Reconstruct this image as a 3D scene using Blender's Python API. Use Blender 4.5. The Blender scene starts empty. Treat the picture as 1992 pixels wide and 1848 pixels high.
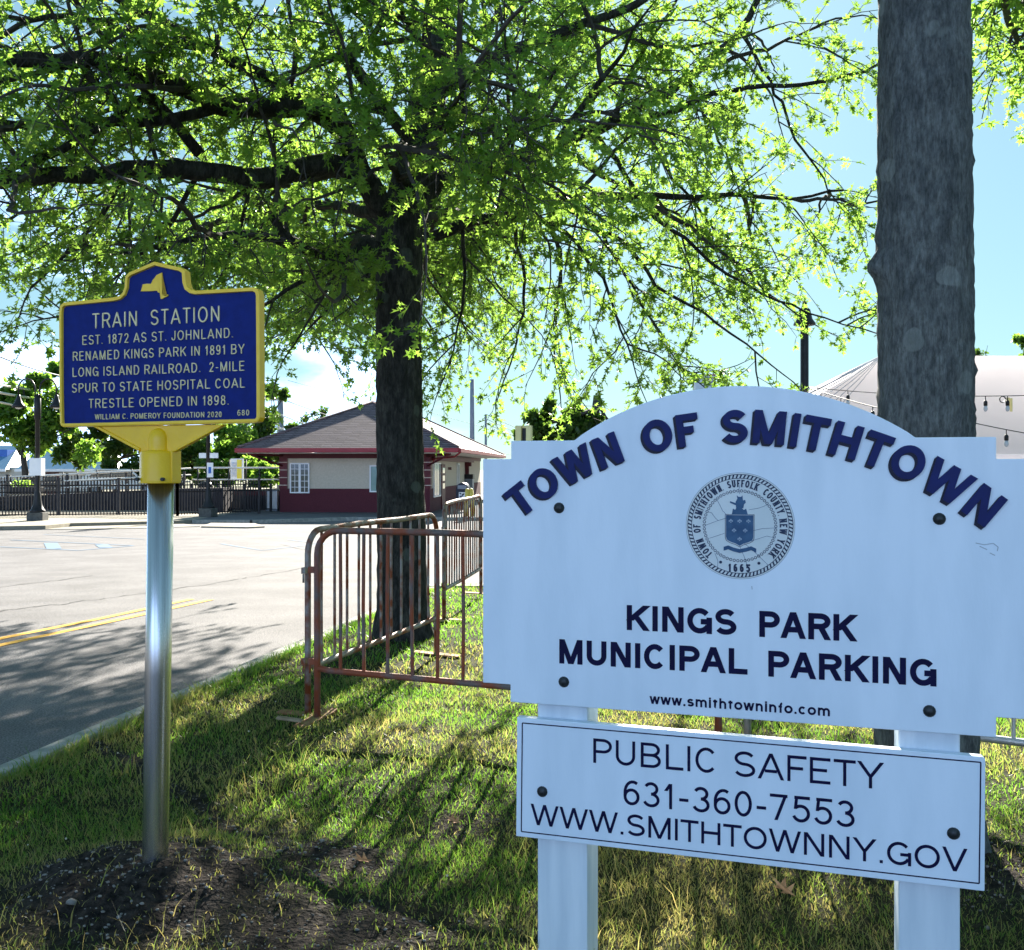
import bpy, bmesh, math, random
import numpy as np
from mathutils import Vector, Matrix

R = math.radians
random.seed(7)
rng = np.random.default_rng(11)
scene = bpy.context.scene
COL = scene.collection

# ------------------------------------------------------------------ camera, sky, sun, exposure
EYE = 1.45
SUN_EL, SUN_AZ = R(27.0), R(9.0)          # azimuth clockwise from +Y
cam = bpy.data.cameras.new("camera")
cam_o = bpy.data.objects.new("camera", cam)
COL.objects.link(cam_o)
cam_o.location = (0, 0, EYE)
cam_o.rotation_euler = (R(90), 0, 0)
cam.sensor_fit = 'HORIZONTAL'
cam.angle = 2 * math.atan(996 / 1913)
cam.shift_y = -14 / 1992
cam.clip_start, cam.clip_end = 0.05, 3000
scene.camera = cam_o

world = bpy.data.worlds.new("World")
scene.world = world
world.use_nodes = True
nt = world.node_tree
bgn = nt.nodes['Background']
sky = nt.nodes.new('ShaderNodeTexSky')
sky.sky_type = 'NISHITA'
sky.sun_disc = False
sky.sun_elevation = SUN_EL
sky.sun_rotation = SUN_AZ
sky.air_density, sky.dust_density, sky.ozone_density = 1.0, 0.3, 2.5
bgn.inputs['Strength'].default_value = 0.074
# clouds: laid out by view direction, plus an unseen bank added behind the camera
tc = nt.nodes.new('ShaderNodeTexCoord')
sep = nt.nodes.new('ShaderNodeSeparateXYZ')
nt.links.new(tc.outputs['Generated'], sep.inputs[0])
mp = nt.nodes.new('ShaderNodeMapping')
mp.inputs['Scale'].default_value = (1, 1, 2.6)
nt.links.new(tc.outputs['Generated'], mp.inputs[0])
nz = nt.nodes.new('ShaderNodeTexNoise')
nz.inputs['Scale'].default_value = 4.2
nz.inputs['Detail'].default_value = 7
nz.inputs['Roughness'].default_value = 0.55
nt.links.new(mp.outputs[0], nz.inputs['Vector'])
def wmath(op, a, b=None, c=None):
    n = nt.nodes.new('ShaderNodeMath'); n.operation = op
    for i, v in enumerate((a, b, c)):
        if v is None: continue
        if isinstance(v, (int, float)): n.inputs[i].default_value = v
        else: nt.links.new(v, n.inputs[i])
    return n.outputs[0]
# more cloud to the left and near the horizon, clear to the right; rear bank added to light the sign
left_rear_bias = wmath('ADD', wmath('MULTIPLY', sep.outputs['X'], -0.42), wmath('MAXIMUM', wmath('MINIMUM', wmath('MULTIPLY_ADD', sep.outputs['Y'], 0.8, -0.6), 0.0), wmath('MULTIPLY_ADD', sep.outputs['Y'], -1.3, -0.92)))
low = wmath('MULTIPLY_ADD', sep.outputs['Z'], -0.85, 0.10)
dens = wmath('ADD', wmath('ADD', nz.outputs['Fac'], left_rear_bias), low)
rampn = nt.nodes.new('ShaderNodeMapRange')
rampn.interpolation_type = 'SMOOTHSTEP'
rampn.inputs['From Min'].default_value = 0.55
rampn.inputs['From Max'].default_value = 0.74
nt.links.new(dens, rampn.inputs['Value'])
mixc = nt.nodes.new('ShaderNodeMix'); mixc.data_type = 'RGBA'
nt.links.new(rampn.outputs[0], mixc.inputs['Factor'])
tint = nt.nodes.new('ShaderNodeMix'); tint.data_type = 'RGBA'; tint.blend_type = 'MULTIPLY'
tint.inputs['Factor'].default_value = 1.0
tint.inputs['B'].default_value = (0.68, 1.02, 1.10, 1)
gam = nt.nodes.new('ShaderNodeGamma'); gam.inputs['Gamma'].default_value = 0.42
nt.links.new(sky.outputs[0], gam.inputs['Color'])
nt.links.new(gam.outputs[0], tint.inputs['A'])
nt.links.new(tint.outputs['Result'], mixc.inputs['A'])
mixc.inputs['B'].default_value = (4.6, 6.5, 10.4, 1)  # cloud colour blued so the added rear bank lights the sign
nt.links.new(mixc.outputs['Result'], bgn.inputs['Color'])

sun = bpy.data.lights.new("sun", 'SUN')
sun.energy = 5.0
sun.angle = R(0.53)
sun.color = (1.0, 0.93, 0.82)
sun_o = bpy.data.objects.new("sun", sun)
COL.objects.link(sun_o)
sdir = Vector((math.sin(SUN_AZ) * math.cos(SUN_EL), math.cos(SUN_AZ) * math.cos(SUN_EL), math.sin(SUN_EL)))
sun_o.rotation_euler = (-sdir).to_track_quat('-Z', 'Y').to_euler()
sun_o.location = sdir * 50

scene.view_settings.view_transform = 'Standard'
scene.view_settings.look = 'None'
scene.view_settings.gamma = 1
scene.view_settings.exposure = 2.3
try:
    scene.cycles.max_bounces = 6
    scene.cycles.diffuse_bounces = 3
    scene.cycles.transmission_bounces = 4
    scene.cycles.transparent_max_bounces = 6
except Exception:
    pass

# ------------------------------------------------------------------ helpers
FX = 1913.0
def at(px, py, d):
    "point seen at pixel (px,py) of the 1992 px wide photograph, d metres ahead"
    return Vector(((px - 996) / FX * d, d, EYE + (910 - py) / FX * d))

def tagp(o, label=None, cat=None, group=None, kind=None):
    if label: o['label'] = label
    if cat: o['category'] = cat
    if group: o['group'] = group
    if kind: o['kind'] = kind
    return o

def thing(name, label, cat, loc=(0, 0, 0), rotz=0.0, group=None):
    o = bpy.data.objects.new(name, None)
    o.empty_display_size = 0.2
    COL.objects.link(o)
    o.location = loc
    o.rotation_euler = (0, 0, rotz)
    return tagp(o, label, cat, group)

def dup(root, loc, rotz=0.0, label=None):
    r = root.copy(); COL.objects.link(r); r.location = loc; r.rotation_euler = (0, 0, rotz)
    if label: r['label'] = label
    for ch in list(root.children):
        c = ch.copy(); COL.objects.link(c); c.parent = r
        for g in list(ch.children):
            d = g.copy(); COL.objects.link(d); d.parent = c
    return r

class MB:
    def __init__(s): s.v = []; s.f = []; s.m = []; s.sm = []
    def add(s, vs, fs, mi=0, smooth=False):
        b = len(s.v); s.v.extend([tuple(p) for p in vs])
        for f in fs:
            s.f.append(tuple(i + b for i in f)); s.m.append(mi); s.sm.append(smooth)
    def box(s, x0, x1, y0, y1, z0, z1, mi=0):
        vs = [(x0,y0,z0),(x1,y0,z0),(x1,y1,z0),(x0,y1,z0),(x0,y0,z1),(x1,y0,z1),(x1,y1,z1),(x0,y1,z1)]
        s.add(vs, [(3,2,1,0),(4,5,6,7),(0,1,5,4),(1,2,6,5),(2,3,7,6),(3,0,4,7)], mi)
    def prism(s, poly, y0, y1, mi=0, back=True):
        "poly of (x,z); front at y0 (towards -y), back at y1"
        a = sum(poly[i][0]*poly[(i+1)%len(poly)][1]-poly[(i+1)%len(poly)][0]*poly[i][1] for i in range(len(poly)))
        if a < 0: poly = poly[::-1]
        n = len(poly)
        vs = [(p[0], y0, p[1]) for p in poly] + [(p[0], y1, p[1]) for p in poly]
        fs = [tuple(range(n))] + [(i, i+n, (i+1) % n + n, (i+1) % n) for i in range(n)]
        if back: fs.append(tuple(range(2*n-1, n-1, -1)))
        s.add(vs, fs, mi)
    def tube(s, pts, rad, n=8, mi=0, caps=True, smooth=True, jit=0.0):
        pts = [Vector(p) for p in pts]
        if not hasattr(rad, '__len__'): rad = [rad]*len(pts)
        rings = []; up = None
        for i, p in enumerate(pts):
            t = (pts[min(i+1, len(pts)-1)] - pts[max(i-1, 0)])
            if t.length < 1e-9: t = Vector((0,0,1))
            t.normalize()
            if up is None:
                up = Vector((0,0,1)) if abs(t.z) < .9 else Vector((1,0,0))
            a = up - t*up.dot(t)
            if a.length < 1e-6: a = t.orthogonal()
            a.normalize(); up = a; b = t.cross(a)
            ring = []
            for k in range(n):
                q = 2*math.pi*k/n
                r = rad[i]*(1+jit*random.uniform(-1,1)) if jit else rad[i]
                ring.append(p + (a*math.cos(q)+b*math.sin(q))*r)
            rings.append(ring)
        vs = [q for r in rings for q in r]
        fs = []
        for i in range(len(pts)-1):
            for k in range(n):
                k2 = (k+1) % n
                fs.append((i*n+k, i*n+k2, (i+1)*n+k2, (i+1)*n+k))
        s.add(vs, fs, mi, smooth)
        if caps:
            b = len(s.v)-len(vs)
            s.f.append(tuple(b+k for k in range(n-1,-1,-1))); s.m.append(mi); s.sm.append(False)
            s.f.append(tuple(b+(len(pts)-1)*n+k for k in range(n))); s.m.append(mi); s.sm.append(False)
    def lathe(s, prof, n=16, mi=0, c=(0,0,0), smooth=True):
        "prof of (r,z)"
        vs = []; fs = []
        for r, z in prof:
            for k in range(n):
                q = 2*math.pi*k/n
                vs.append((c[0]+r*math.cos(q), c[1]+r*math.sin(q), c[2]+z))
        for i in range(len(prof)-1):
            for k in range(n):
                k2 = (k+1) % n
                fs.append((i*n+k, i*n+k2, (i+1)*n+k2, (i+1)*n+k))
        fs.append(tuple(range(n-1,-1,-1))); fs.append(tuple((len(prof)-1)*n+k for k in range(n)))
        s.add(vs, fs, mi, smooth)
    def build(s, name, mats, parent=None, bevel=0.0):
        me = bpy.data.meshes.new(name)
        me.from_pydata(s.v, [], s.f)
        if not isinstance(mats, (list, tuple)): mats = [mats]
        for m in mats: me.materials.append(m)
        me.polygons.foreach_set('material_index', s.m)
        me.polygons.foreach_set('use_smooth', s.sm)
        me.update()
        o = bpy.data.objects.new(name, me)
        COL.objects.link(o)
        if parent: o.parent = parent
        if bevel:
            b = o.modifiers.new('bevel', 'BEVEL'); b.width = bevel; b.segments = 2; b.limit_method = 'ANGLE'
        return o

def np_mesh(name, verts, tris, mats, parent=None, col=None, mi=None, smooth=False, fattr=None):
    me = bpy.data.meshes.new(name)
    nv, nf = len(verts), len(tris)
    me.vertices.add(nv); me.vertices.foreach_set('co', np.asarray(verts, np.float32).ravel())
    me.loops.add(nf*3); me.polygons.add(nf)
    me.loops.foreach_set('vertex_index', np.asarray(tris, np.int32).ravel())
    me.polygons.foreach_set('loop_start', np.arange(0, nf*3, 3, dtype=np.int32))
    try: me.polygons.foreach_set('loop_total', np.full(nf, 3, np.int32))
    except Exception: pass
    if not isinstance(mats, (list, tuple)): mats = [mats]
    for m in mats: me.materials.append(m)
    if mi is not None: me.polygons.foreach_set('material_index', np.asarray(mi, np.int32))
    me.polygons.foreach_set('use_smooth', np.full(nf, smooth, bool))
    if col is not None:
        a = me.color_attributes.new('tone', 'FLOAT_COLOR', 'POINT')
        a.data.foreach_set('color', np.asarray(col, np.float32).ravel())
    if fattr is not None:
        for k, arr in fattr.items():
            a = me.attributes.new(k, 'FLOAT', 'POINT'); a.data.foreach_set('value', np.asarray(arr, np.float32))
    me.update(calc_edges=True); me.validate()
    o = bpy.data.objects.new(name, me); COL.objects.link(o)
    if parent: o.parent = parent
    return o

# smooth value noise, vectorised
_tab = rng.random((256, 256))
def vnoise(x, y, s=1.0):
    x = np.asarray(x, float)*s+1000.3; y = np.asarray(y, float)*s+1000.7
    xi = np.floor(x).astype(int); yi = np.floor(y).astype(int)
    fx = x-xi; fy = y-yi
    fx = fx*fx*(3-2*fx); fy = fy*fy*(3-2*fy)
    g = lambda a, b: _tab[a % 256, b % 256]
    return (g(xi,yi)*(1-fx)+g(xi+1,yi)*fx)*(1-fy)+(g(xi,yi+1)*(1-fx)+g(xi+1,yi+1)*fx)*fy
def fbm(x, y, s=1.0):
    return (vnoise(x,y,s)*.5+vnoise(x,y,s*2.1)*.3+vnoise(x,y,s*4.7)*.2)

# ------------------------------------------------------------------ materials
MATS = {}
def mat(name, c1, c2=None, scale=8.0, rough=0.6, bump=0.0, metal=0.0, spec=0.3, stretch=(1,1,1), detail=5, bscale=None, lo=.35, hi=.65, coat=0.0):
    m = bpy.data.materials.new(name); m.use_nodes = True
    t = m.node_tree; p = t.nodes['Principled BSDF']
    p.inputs['Roughness'].default_value = rough
    p.inputs['Metallic'].default_value = metal
    p.inputs['Specular IOR Level'].default_value = spec
    if coat: p.inputs['Coat Weight'].default_value = coat
    tcn = t.nodes.new('ShaderNodeTexCoord'); mpn = t.nodes.new('ShaderNodeMapping')
    mpn.inputs['Scale'].default_value = stretch
    t.links.new(tcn.outputs['Object'], mpn.inputs[0])
    n = t.nodes.new('ShaderNodeTexNoise'); n.inputs['Scale'].default_value = scale; n.inputs['Detail'].default_value = detail
    t.links.new(mpn.outputs[0], n.inputs['Vector'])
    if c2 is None: c2 = tuple(min(1, c*1.18) for c in c1)
    r = t.nodes.new('ShaderNodeValToRGB')
    r.color_ramp.elements[0].position = lo; r.color_ramp.elements[1].position = hi
    r.color_ramp.elements[0].color = (*c1, 1); r.color_ramp.elements[1].color = (*c2, 1)
    t.links.new(n.outputs['Fac'], r.inputs[0]); t.links.new(r.outputs[0], p.inputs['Base Color'])
    if bump:
        b = t.nodes.new('ShaderNodeBump'); b.inputs['Strength'].default_value = bump; b.inputs['Distance'].default_value = 0.02
        n2 = t.nodes.new('ShaderNodeTexNoise'); n2.inputs['Scale'].default_value = bscale or scale*2; n2.inputs['Detail'].default_value = 6
        t.links.new(mpn.outputs[0], n2.inputs['Vector']); t.links.new(n2.outputs['Fac'], b.inputs['Height'])
        t.links.new(b.outputs[0], p.inputs['Normal'])
    MATS[name] = m
    return m
def leafmat(name, dark, light, trans, tw=0.45):
    m = bpy.data.materials.new(name); m.use_nodes = True
    t = m.node_tree; p = t.nodes['Principled BSDF']; out = t.nodes['Material Output']
    p.inputs['Roughness'].default_value = 0.45; p.inputs['Specular IOR Level'].default_value = 0.35
    at_ = t.nodes.new('ShaderNodeAttribute'); at_.attribute_name = 'tone'
    r = t.nodes.new('ShaderNodeMix'); r.data_type = 'RGBA'
    r.inputs['A'].default_value = (*dark, 1); r.inputs['B'].default_value = (*light, 1)
    t.links.new(at_.outputs['Fac'], r.inputs['Factor']); t.links.new(r.outputs['Result'], p.inputs['Base Color'])
    tr = t.nodes.new('ShaderNodeBsdfTranslucent')
    r2 = t.nodes.new('ShaderNodeMix'); r2.data_type = 'RGBA'
    r2.inputs['A'].default_value = (*[c*.6 for c in trans], 1); r2.inputs['B'].default_value = (*trans, 1)
    t.links.new(at_.outputs['Fac'], r2.inputs['Factor']); t.links.new(r2.outputs['Result'], tr.inputs['Color'])
    mx = t.nodes.new('ShaderNodeMixShader'); mx.inputs[0].default_value = tw
    t.links.new(p.outputs[0], mx.inputs[1]); t.links.new(tr.outputs[0], mx.inputs[2]); t.links.new(mx.outputs[0], out.inputs[0])
    return m

def grassmat():
    m = leafmat('grass_blade', (.012,.058,.008), (.22,.18,.065), (.5,.44,.15), .42)
    mx = [n for n in m.node_tree.nodes if n.type == 'MIX'][1]
    mx.inputs['A'].default_value = (.22,.48,.04,1); mx.inputs['B'].default_value = (.62,.52,.17,1)
    return m
def barkmat(name, c1, c2, lichen, lscale=5.0, lthr=0.18, bump=0.9):
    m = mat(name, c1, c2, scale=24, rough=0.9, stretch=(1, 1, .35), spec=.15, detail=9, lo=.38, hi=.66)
    t = m.node_tree; p = t.nodes['Principled BSDF']
    tcn = [n for n in t.nodes if n.type == 'TEX_COORD'][0]
    ramp = [n for n in t.nodes if n.type == 'VALTORGB'][0]
    # lichen: roundish pale patches
    nd = t.nodes.new('ShaderNodeTexNoise'); nd.inputs['Scale'].default_value = 9
    t.links.new(tcn.outputs['Object'], nd.inputs['Vector'])
    addv = t.nodes.new('ShaderNodeMix'); addv.data_type = 'VECTOR'; addv.inputs['Factor'].default_value = .07
    t.links.new(tcn.outputs['Object'], addv.inputs['A']); t.links.new(nd.outputs['Color'], addv.inputs['B'])
    vo = t.nodes.new('ShaderNodeTexVoronoi'); vo.inputs['Scale'].default_value = lscale
    t.links.new(addv.outputs['Result'], vo.inputs['Vector'])
    mr = t.nodes.new('ShaderNodeMapRange'); mr.inputs['From Min'].default_value = lthr; mr.inputs['From Max'].default_value = lthr+.03
    mr.inputs['To Min'].default_value = .55; mr.inputs['To Max'].default_value = 0
    t.links.new(vo.outputs['Distance'], mr.inputs['Value'])
    mot = t.nodes.new('ShaderNodeTexNoise'); mot.inputs['Scale'].default_value = 2.2; mot.inputs['Detail'].default_value = 4
    t.links.new(tcn.outputs['Object'], mot.inputs['Vector'])
    ml = t.nodes.new('ShaderNodeMath'); ml.operation = 'MULTIPLY'
    t.links.new(mr.outputs[0], ml.inputs[0]); t.links.new(mot.outputs['Fac'], ml.inputs[1])
    mx = t.nodes.new('ShaderNodeMix'); mx.data_type = 'RGBA'; mx.inputs['B'].default_value = (*lichen, 1)
    mpg = t.nodes.new('ShaderNodeMapping'); mpg.inputs['Scale'].default_value = (1, 1, .3)
    t.links.new(tcn.outputs['Object'], mpg.inputs[0])
    ng = t.nodes.new('ShaderNodeTexNoise'); ng.inputs['Scale'].default_value = 85; ng.inputs['Detail'].default_value = 6; ng.inputs['Roughness'].default_value = .7
    t.links.new(mpg.outputs[0], ng.inputs['Vector'])
    rg = t.nodes.new('ShaderNodeValToRGB'); rg.color_ramp.elements[0].position = .36; rg.color_ramp.elements[1].position = .64
    rg.color_ramp.elements[0].color = (.5, .5, .5, 1); rg.color_ramp.elements[1].color = (1.35, 1.35, 1.35, 1)
    t.links.new(ng.outputs['Fac'], rg.inputs[0])
    mg = t.nodes.new('ShaderNodeMix'); mg.data_type = 'RGBA'; mg.blend_type = 'MULTIPLY'; mg.inputs['Factor'].default_value = .9
    t.links.new(ramp.outputs[0], mg.inputs['A']); t.links.new(rg.outputs[0], mg.inputs['B'])
    t.links.new(ml.outputs[0], mx.inputs['Factor']); t.links.new(mg.outputs['Result'], mx.inputs['A'])
    t.links.new(mx.outputs['Result'], p.inputs['Base Color'])
    wv = t.nodes.new('ShaderNodeTexNoise'); wv.inputs['Scale'].default_value = 26; wv.inputs['Detail'].default_value = 8; wv.inputs['Roughness'].default_value = .65
    mpn = t.nodes.new('ShaderNodeMapping'); mpn.inputs['Scale'].default_value = (1, 1, .16)
    t.links.new(tcn.outputs['Object'], mpn.inputs[0]); t.links.new(mpn.outputs[0], wv.inputs['Vector'])
    b = t.nodes.new('ShaderNodeBump'); b.inputs['Strength'].default_value = bump; b.inputs['Distance'].default_value = .05
    t.links.new(wv.outputs['Fac'], b.inputs['Height']); t.links.new(b.outputs[0], p.inputs['Normal'])
    return m

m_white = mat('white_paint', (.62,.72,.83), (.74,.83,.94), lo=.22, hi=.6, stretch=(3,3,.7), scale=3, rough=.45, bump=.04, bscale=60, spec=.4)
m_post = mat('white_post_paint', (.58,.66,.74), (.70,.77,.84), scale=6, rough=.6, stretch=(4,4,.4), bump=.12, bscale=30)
m_navy = mat('navy_letter_paint', (.003,.002,.030), (.004,.004,.045), scale=20, rough=.6, spec=.15)
m_blueletter = mat('blue_letter_paint', (.003,.009,.085), (.004,.013,.115), scale=20, rough=.5, spec=.2)
m_bluedark = mat('dark_letter_edge', (.002,.004,.022), (.003,.006,.03), scale=20, rough=.5)
m_pale = mat('pale_edge_line', (.25,.32,.42), (.32,.4,.5), scale=10, rough=.5)
m_seal = mat('seal_vinyl', (.60,.66,.68), (.70,.74,.76), scale=5, rough=.4)
m_sealink = mat('seal_ink', (.010,.02,.06), (.02,.04,.09), scale=12, rough=.5)
m_sealmid = mat('seal_blue_ink', (.02,.07,.16), (.04,.11,.22), scale=40, rough=.5)
m_bolt = mat('bolt_steel', (.02,.025,.03), (.06,.065,.07), scale=40, rough=.45, metal=.6)
m_mblue = mat('marker_blue', (.002,.013,.135), (.003,.017,.17), scale=30, rough=.5, bump=.06, bscale=160, spec=.12)
m_mgold = mat('marker_gold', (.86,.55,.04), (.92,.62,.06), scale=20, rough=.4, bump=.05, bscale=90)
m_myel = mat('marker_yellow', (.80,.47,.002), (.86,.53,.004), scale=14, rough=.35, bump=.08, bscale=70, spec=.5)
m_mtext = mat('marker_letters', (.72,.62,.33), (.80,.70,.42), scale=30, rough=.45)
m_alu = mat('aluminium', (.42,.43,.44), (.62,.63,.64), scale=3, rough=.27, metal=1.0, stretch=(30,30,.4), bump=.05, bscale=9)
m_rust = mat('rusty_oxide_paint', (.25,.065,.030), (.14,.115,.11), scale=7, rough=.6, bump=.25, bscale=60, stretch=(1,1,.7), lo=.45, hi=.62, metal=.1)
m_rust2 = mat('rusty_worn_steel', (.20,.055,.02), (.28,.26,.24), scale=9, rough=.55, bump=.25, bscale=60, lo=.42, hi=.6, metal=.3)
m_galv = mat('galvanised_steel', (.42,.43,.44), (.60,.61,.62), scale=12, rough=.4, metal=.7)
m_rustfoot = mat('rust_plate', (.22,.09,.035), (.36,.20,.10), scale=16, rough=.8, bump=.3)
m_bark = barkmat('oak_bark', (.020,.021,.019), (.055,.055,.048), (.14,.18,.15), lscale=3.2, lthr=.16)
m_bark2 = barkmat('grey_bark', (.085,.096,.10), (.15,.165,.165), (.34,.38,.36), lscale=4.6, lthr=.19, bump=1.0)
m_twig = mat('twig_bark', (.03,.028,.025), (.06,.055,.05), scale=20, rough=.9)
m_leaf = leafmat('oak_leaf', (.020,.062,.017), (.05,.125,.024), (.34,.58,.075), .58)
m_leaf2 = leafmat('far_leaf', (.02,.05,.012), (.05,.10,.016), (.16,.30,.03), .4)
m_concrete = mat('concrete', (.22,.20,.155), (.30,.27,.21), scale=4, rough=.9, bump=.15, bscale=40)
m_kerb = mat('kerb_concrete', (.20,.21,.19), (.34,.33,.29), scale=9, rough=.9, bump=.3, bscale=40)
m_yline = mat('yellow_road_paint', (.55,.27,.008), (.62,.36,.04), scale=40, rough=.8)
m_bline = mat('blue_road_paint', (.055,.12,.21), (.10,.165,.235), scale=40, rough=.8)
m_crack = mat('crack_tar', (.02,.02,.02), (.05,.05,.05), scale=20, rough=.9)
m_black = mat('black_paint', (.008,.008,.009), (.016,.016,.018), scale=8, rough=.45)
m_maroon = mat('maroon_trim', (.085,.010,.014), (.11,.014,.019), scale=3, rough=.55)
m_red = mat('red_gutter', (.26,.022,.03), (.32,.03,.04), scale=3, rough=.4)
m_wains = mat('maroon_wainscot', (.075,.014,.022), (.10,.02,.03), scale=30, rough=.8, bump=.2)
m_stucco = mat('beige_stucco', (.50,.44,.34), (.57,.50,.40), scale=14, rough=.9, bump=.12, bscale=80)
m_mortar = mat('mortar_band', (.5,.40,.33), (.55,.45,.38), scale=14, rough=.9)
m_soffit = mat('soffit', (.60,.57,.50), (.66,.62,.55), scale=5, rough=.8)
m_frame = mat('white_frame', (.72,.74,.76), (.80,.80,.80), scale=5, rough=.4)
m_glass = mat('window_glass', (.015,.03,.03), (.03,.05,.045), scale=2, rough=.06, spec=.8)
m_glassg = mat('green_pane', (.10,.22,.20), (.16,.30,.27), scale=2, rough=.1, spec=.7)
m_grey = mat('grey_paint', (.20,.23,.27), (.25,.28,.32), scale=5, rough=.5)
m_darkblue = mat('mailbox_blue', (.004,.007,.02), (.006,.01,.03), scale=5, rough=.4)
m_yellow = mat('bollard_yellow', (.62,.46,.08), (.70,.55,.14), scale=9, rough=.5)
m_tent = mat('tent_fabric', (.80,.79,.80), (.86,.85,.86), scale=2, rough=.6, bump=.05)
def _tr(m, w, c):
    t = m.node_tree; p = t.nodes['Principled BSDF']; o = t.nodes['Material Output']
    tr = t.nodes.new('ShaderNodeBsdfTranslucent'); tr.inputs['Color'].default_value = (*c, 1)
    mx = t.nodes.new('ShaderNodeMixShader'); mx.inputs[0].default_value = w
    t.links.new(p.outputs[0], mx.inputs[1]); t.links.new(tr.outputs[0], mx.inputs[2]); t.links.new(mx.outputs[0], o.inputs[0])
_tr(m_tent, .75, (.92, .88, .88))
m_bluemetal = mat('blue_metal_roof', (.10,.22,.34), (.13,.26,.39), scale=1, rough=.5, stretch=(6,.3,.3))
m_creamwall = mat('cream_wall', (.52,.50,.44), (.60,.57,.50), scale=3, rough=.9)
m_pole = mat('weathered_pole', (.16,.19,.24), (.24,.27,.32), scale=6, rough=.8, stretch=(2,2,.3))
m_wire = mat('wire', (.03,.03,.035), (.05,.05,.05), scale=5, rough=.5)
m_wirew = mat('pale_cable', (.6,.58,.54), (.7,.68,.62), scale=5, rough=.5)
m_yellowsign = mat('yellow_poster', (.75,.60,.04), (.8,.68,.10), scale=3, rough=.5)
m_picture = mat('picture_poster', (.35,.42,.55), (.72,.66,.60), scale=9, rough=.5)
m_bluesign = mat('blue_sign', (.02,.10,.40), (.03,.13,.45), scale=5, rough=.4)
m_platform = mat('platform_concrete', (.022,.02,.024), (.04,.035,.04), scale=3, rough=.95, bump=.2)
m_carwhite = mat('car_paint', (.72,.73,.75), (.78,.79,.80), scale=2, rough=.2, coat=.6)
m_rubber = mat('tyre_rubber', (.012,.012,.012), (.02,.02,.02), scale=20, rough=.8)
m_cream = mat('cream_steel', (.75,.60,.24), (.80,.66,.30), scale=10, rough=.6)
m_bulb = mat('bulb_glass', (.42,.44,.47), (.5,.52,.55), scale=5, rough=.15, spec=.6)
m_dryleaf = mat('dry_leaf', (.26,.12,.05), (.45,.26,.13), scale=30, rough=.8)
m_wood = mat('scrap_wood', (.20,.15,.09), (.32,.25,.16), scale=12, rough=.9, stretch=(1,6,6))
m_stone = mat('pebble', (.07,.068,.066), (.24,.225,.205), scale=2.2, rough=.85, bump=.1)

def m_shingle():
    m = mat('asphalt_shingles', (.06,.045,.05), (.11,.08,.085), scale=5, rough=.9)
    t = m.node_tree; p = t.nodes['Principled BSDF']
    tcn = [n for n in t.nodes if n.type == 'TEX_COORD'][0]
    sp = t.nodes.new('ShaderNodeSeparateXYZ'); t.links.new(tcn.outputs['Object'], sp.inputs[0])
    ad = t.nodes.new('ShaderNodeMath'); ad.operation = 'ADD'
    t.links.new(sp.outputs['X'], ad.inputs[0]); t.links.new(sp.outputs['Y'], ad.inputs[1])
    cb = t.nodes.new('ShaderNodeCombineXYZ'); t.links.new(ad.outputs[0], cb.inputs[0]); t.links.new(sp.outputs['Z'], cb.inputs[1])
    br = t.nodes.new('ShaderNodeTexBrick'); br.inputs['Scale'].default_value = 1.0
    br.inputs['Brick Width'].default_value = .42; br.inputs['Row Height'].default_value = .085; br.inputs['Mortar Size'].default_value = .012
    br.inputs['Color1'].default_value = (.13,.095,.10,1); br.inputs['Color2'].default_value = (.21,.155,.16,1); br.inputs['Mortar'].default_value = (.05,.036,.04,1)
    t.links.new(cb.outputs[0], br.inputs['Vector'])
    ns = t.nodes.new('ShaderNodeTexNoise'); ns.inputs['Scale'].default_value = 1.2
    t.links.new(tcn.outputs['Object'], ns.inputs['Vector'])
    mx = t.nodes.new('ShaderNodeMix'); mx.data_type = 'RGBA'; mx.blend_type = 'OVERLAY'; mx.inputs['Factor'].default_value = .5
    t.links.new(br.outputs['Color'], mx.inputs['A']); t.links.new(ns.outputs['Color'], mx.inputs['B'])
    t.links.new(br.outputs['Color'], p.inputs['Base Color'])
    b = t.nodes.new('ShaderNodeBump'); b.inputs['Strength'].default_value = .8; b.inputs['Distance'].default_value = .02
    t.links.new(br.outputs['Fac'], b.inputs['Height']); b.invert = True
    t.links.new(b.outputs[0], p.inputs['Normal'])
    return m
m_roof = m_shingle()

def m_asphalt_():
    m = mat('asphalt', (.122,.119,.122), (.168,.164,.168), scale=1.3, rough=.92, spec=.25)
    t = m.node_tree; p = t.nodes['Principled BSDF']
    tcn = [n for n in t.nodes if n.type == 'TEX_COORD'][0]; ramp = [n for n in t.nodes if n.type == 'VALTORGB'][0]
    v = t.nodes.new('ShaderNodeTexNoise'); v.inputs['Scale'].default_value = 95; v.inputs['Detail'].default_value = 3
    t.links.new(tcn.outputs['Object'], v.inputs['Vector'])
    r2 = t.nodes.new('ShaderNodeValToRGB'); r2.color_ramp.elements[0].position = .36; r2.color_ramp.elements[1].position = .66
    r2.color_ramp.elements[0].color = (.35,.35,.36,1); r2.color_ramp.elements[1].color = (1.35,1.33,1.3,1)
    t.links.new(v.outputs['Fac'], r2.inputs[0])
    mx = t.nodes.new('ShaderNodeMix'); mx.data_type = 'RGBA'; mx.blend_type = 'MULTIPLY'; mx.inputs['Factor'].default_value = .85
    t.links.new(ramp.outputs[0], mx.inputs['A']); t.links.new(r2.outputs[0], mx.inputs['B'])
    t.links.new(mx.outputs['Result'], p.inputs['Base Color'])
    b = t.nodes.new('ShaderNodeBump'); b.inputs['Strength'].default_value = .5; b.inputs['Distance'].default_value = .01
    t.links.new(v.outputs['Fac'], b.inputs['Height']); t.links.new(b.outputs[0], p.inputs['Normal'])
    return m
m_asphalt = m_asphalt_()

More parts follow.
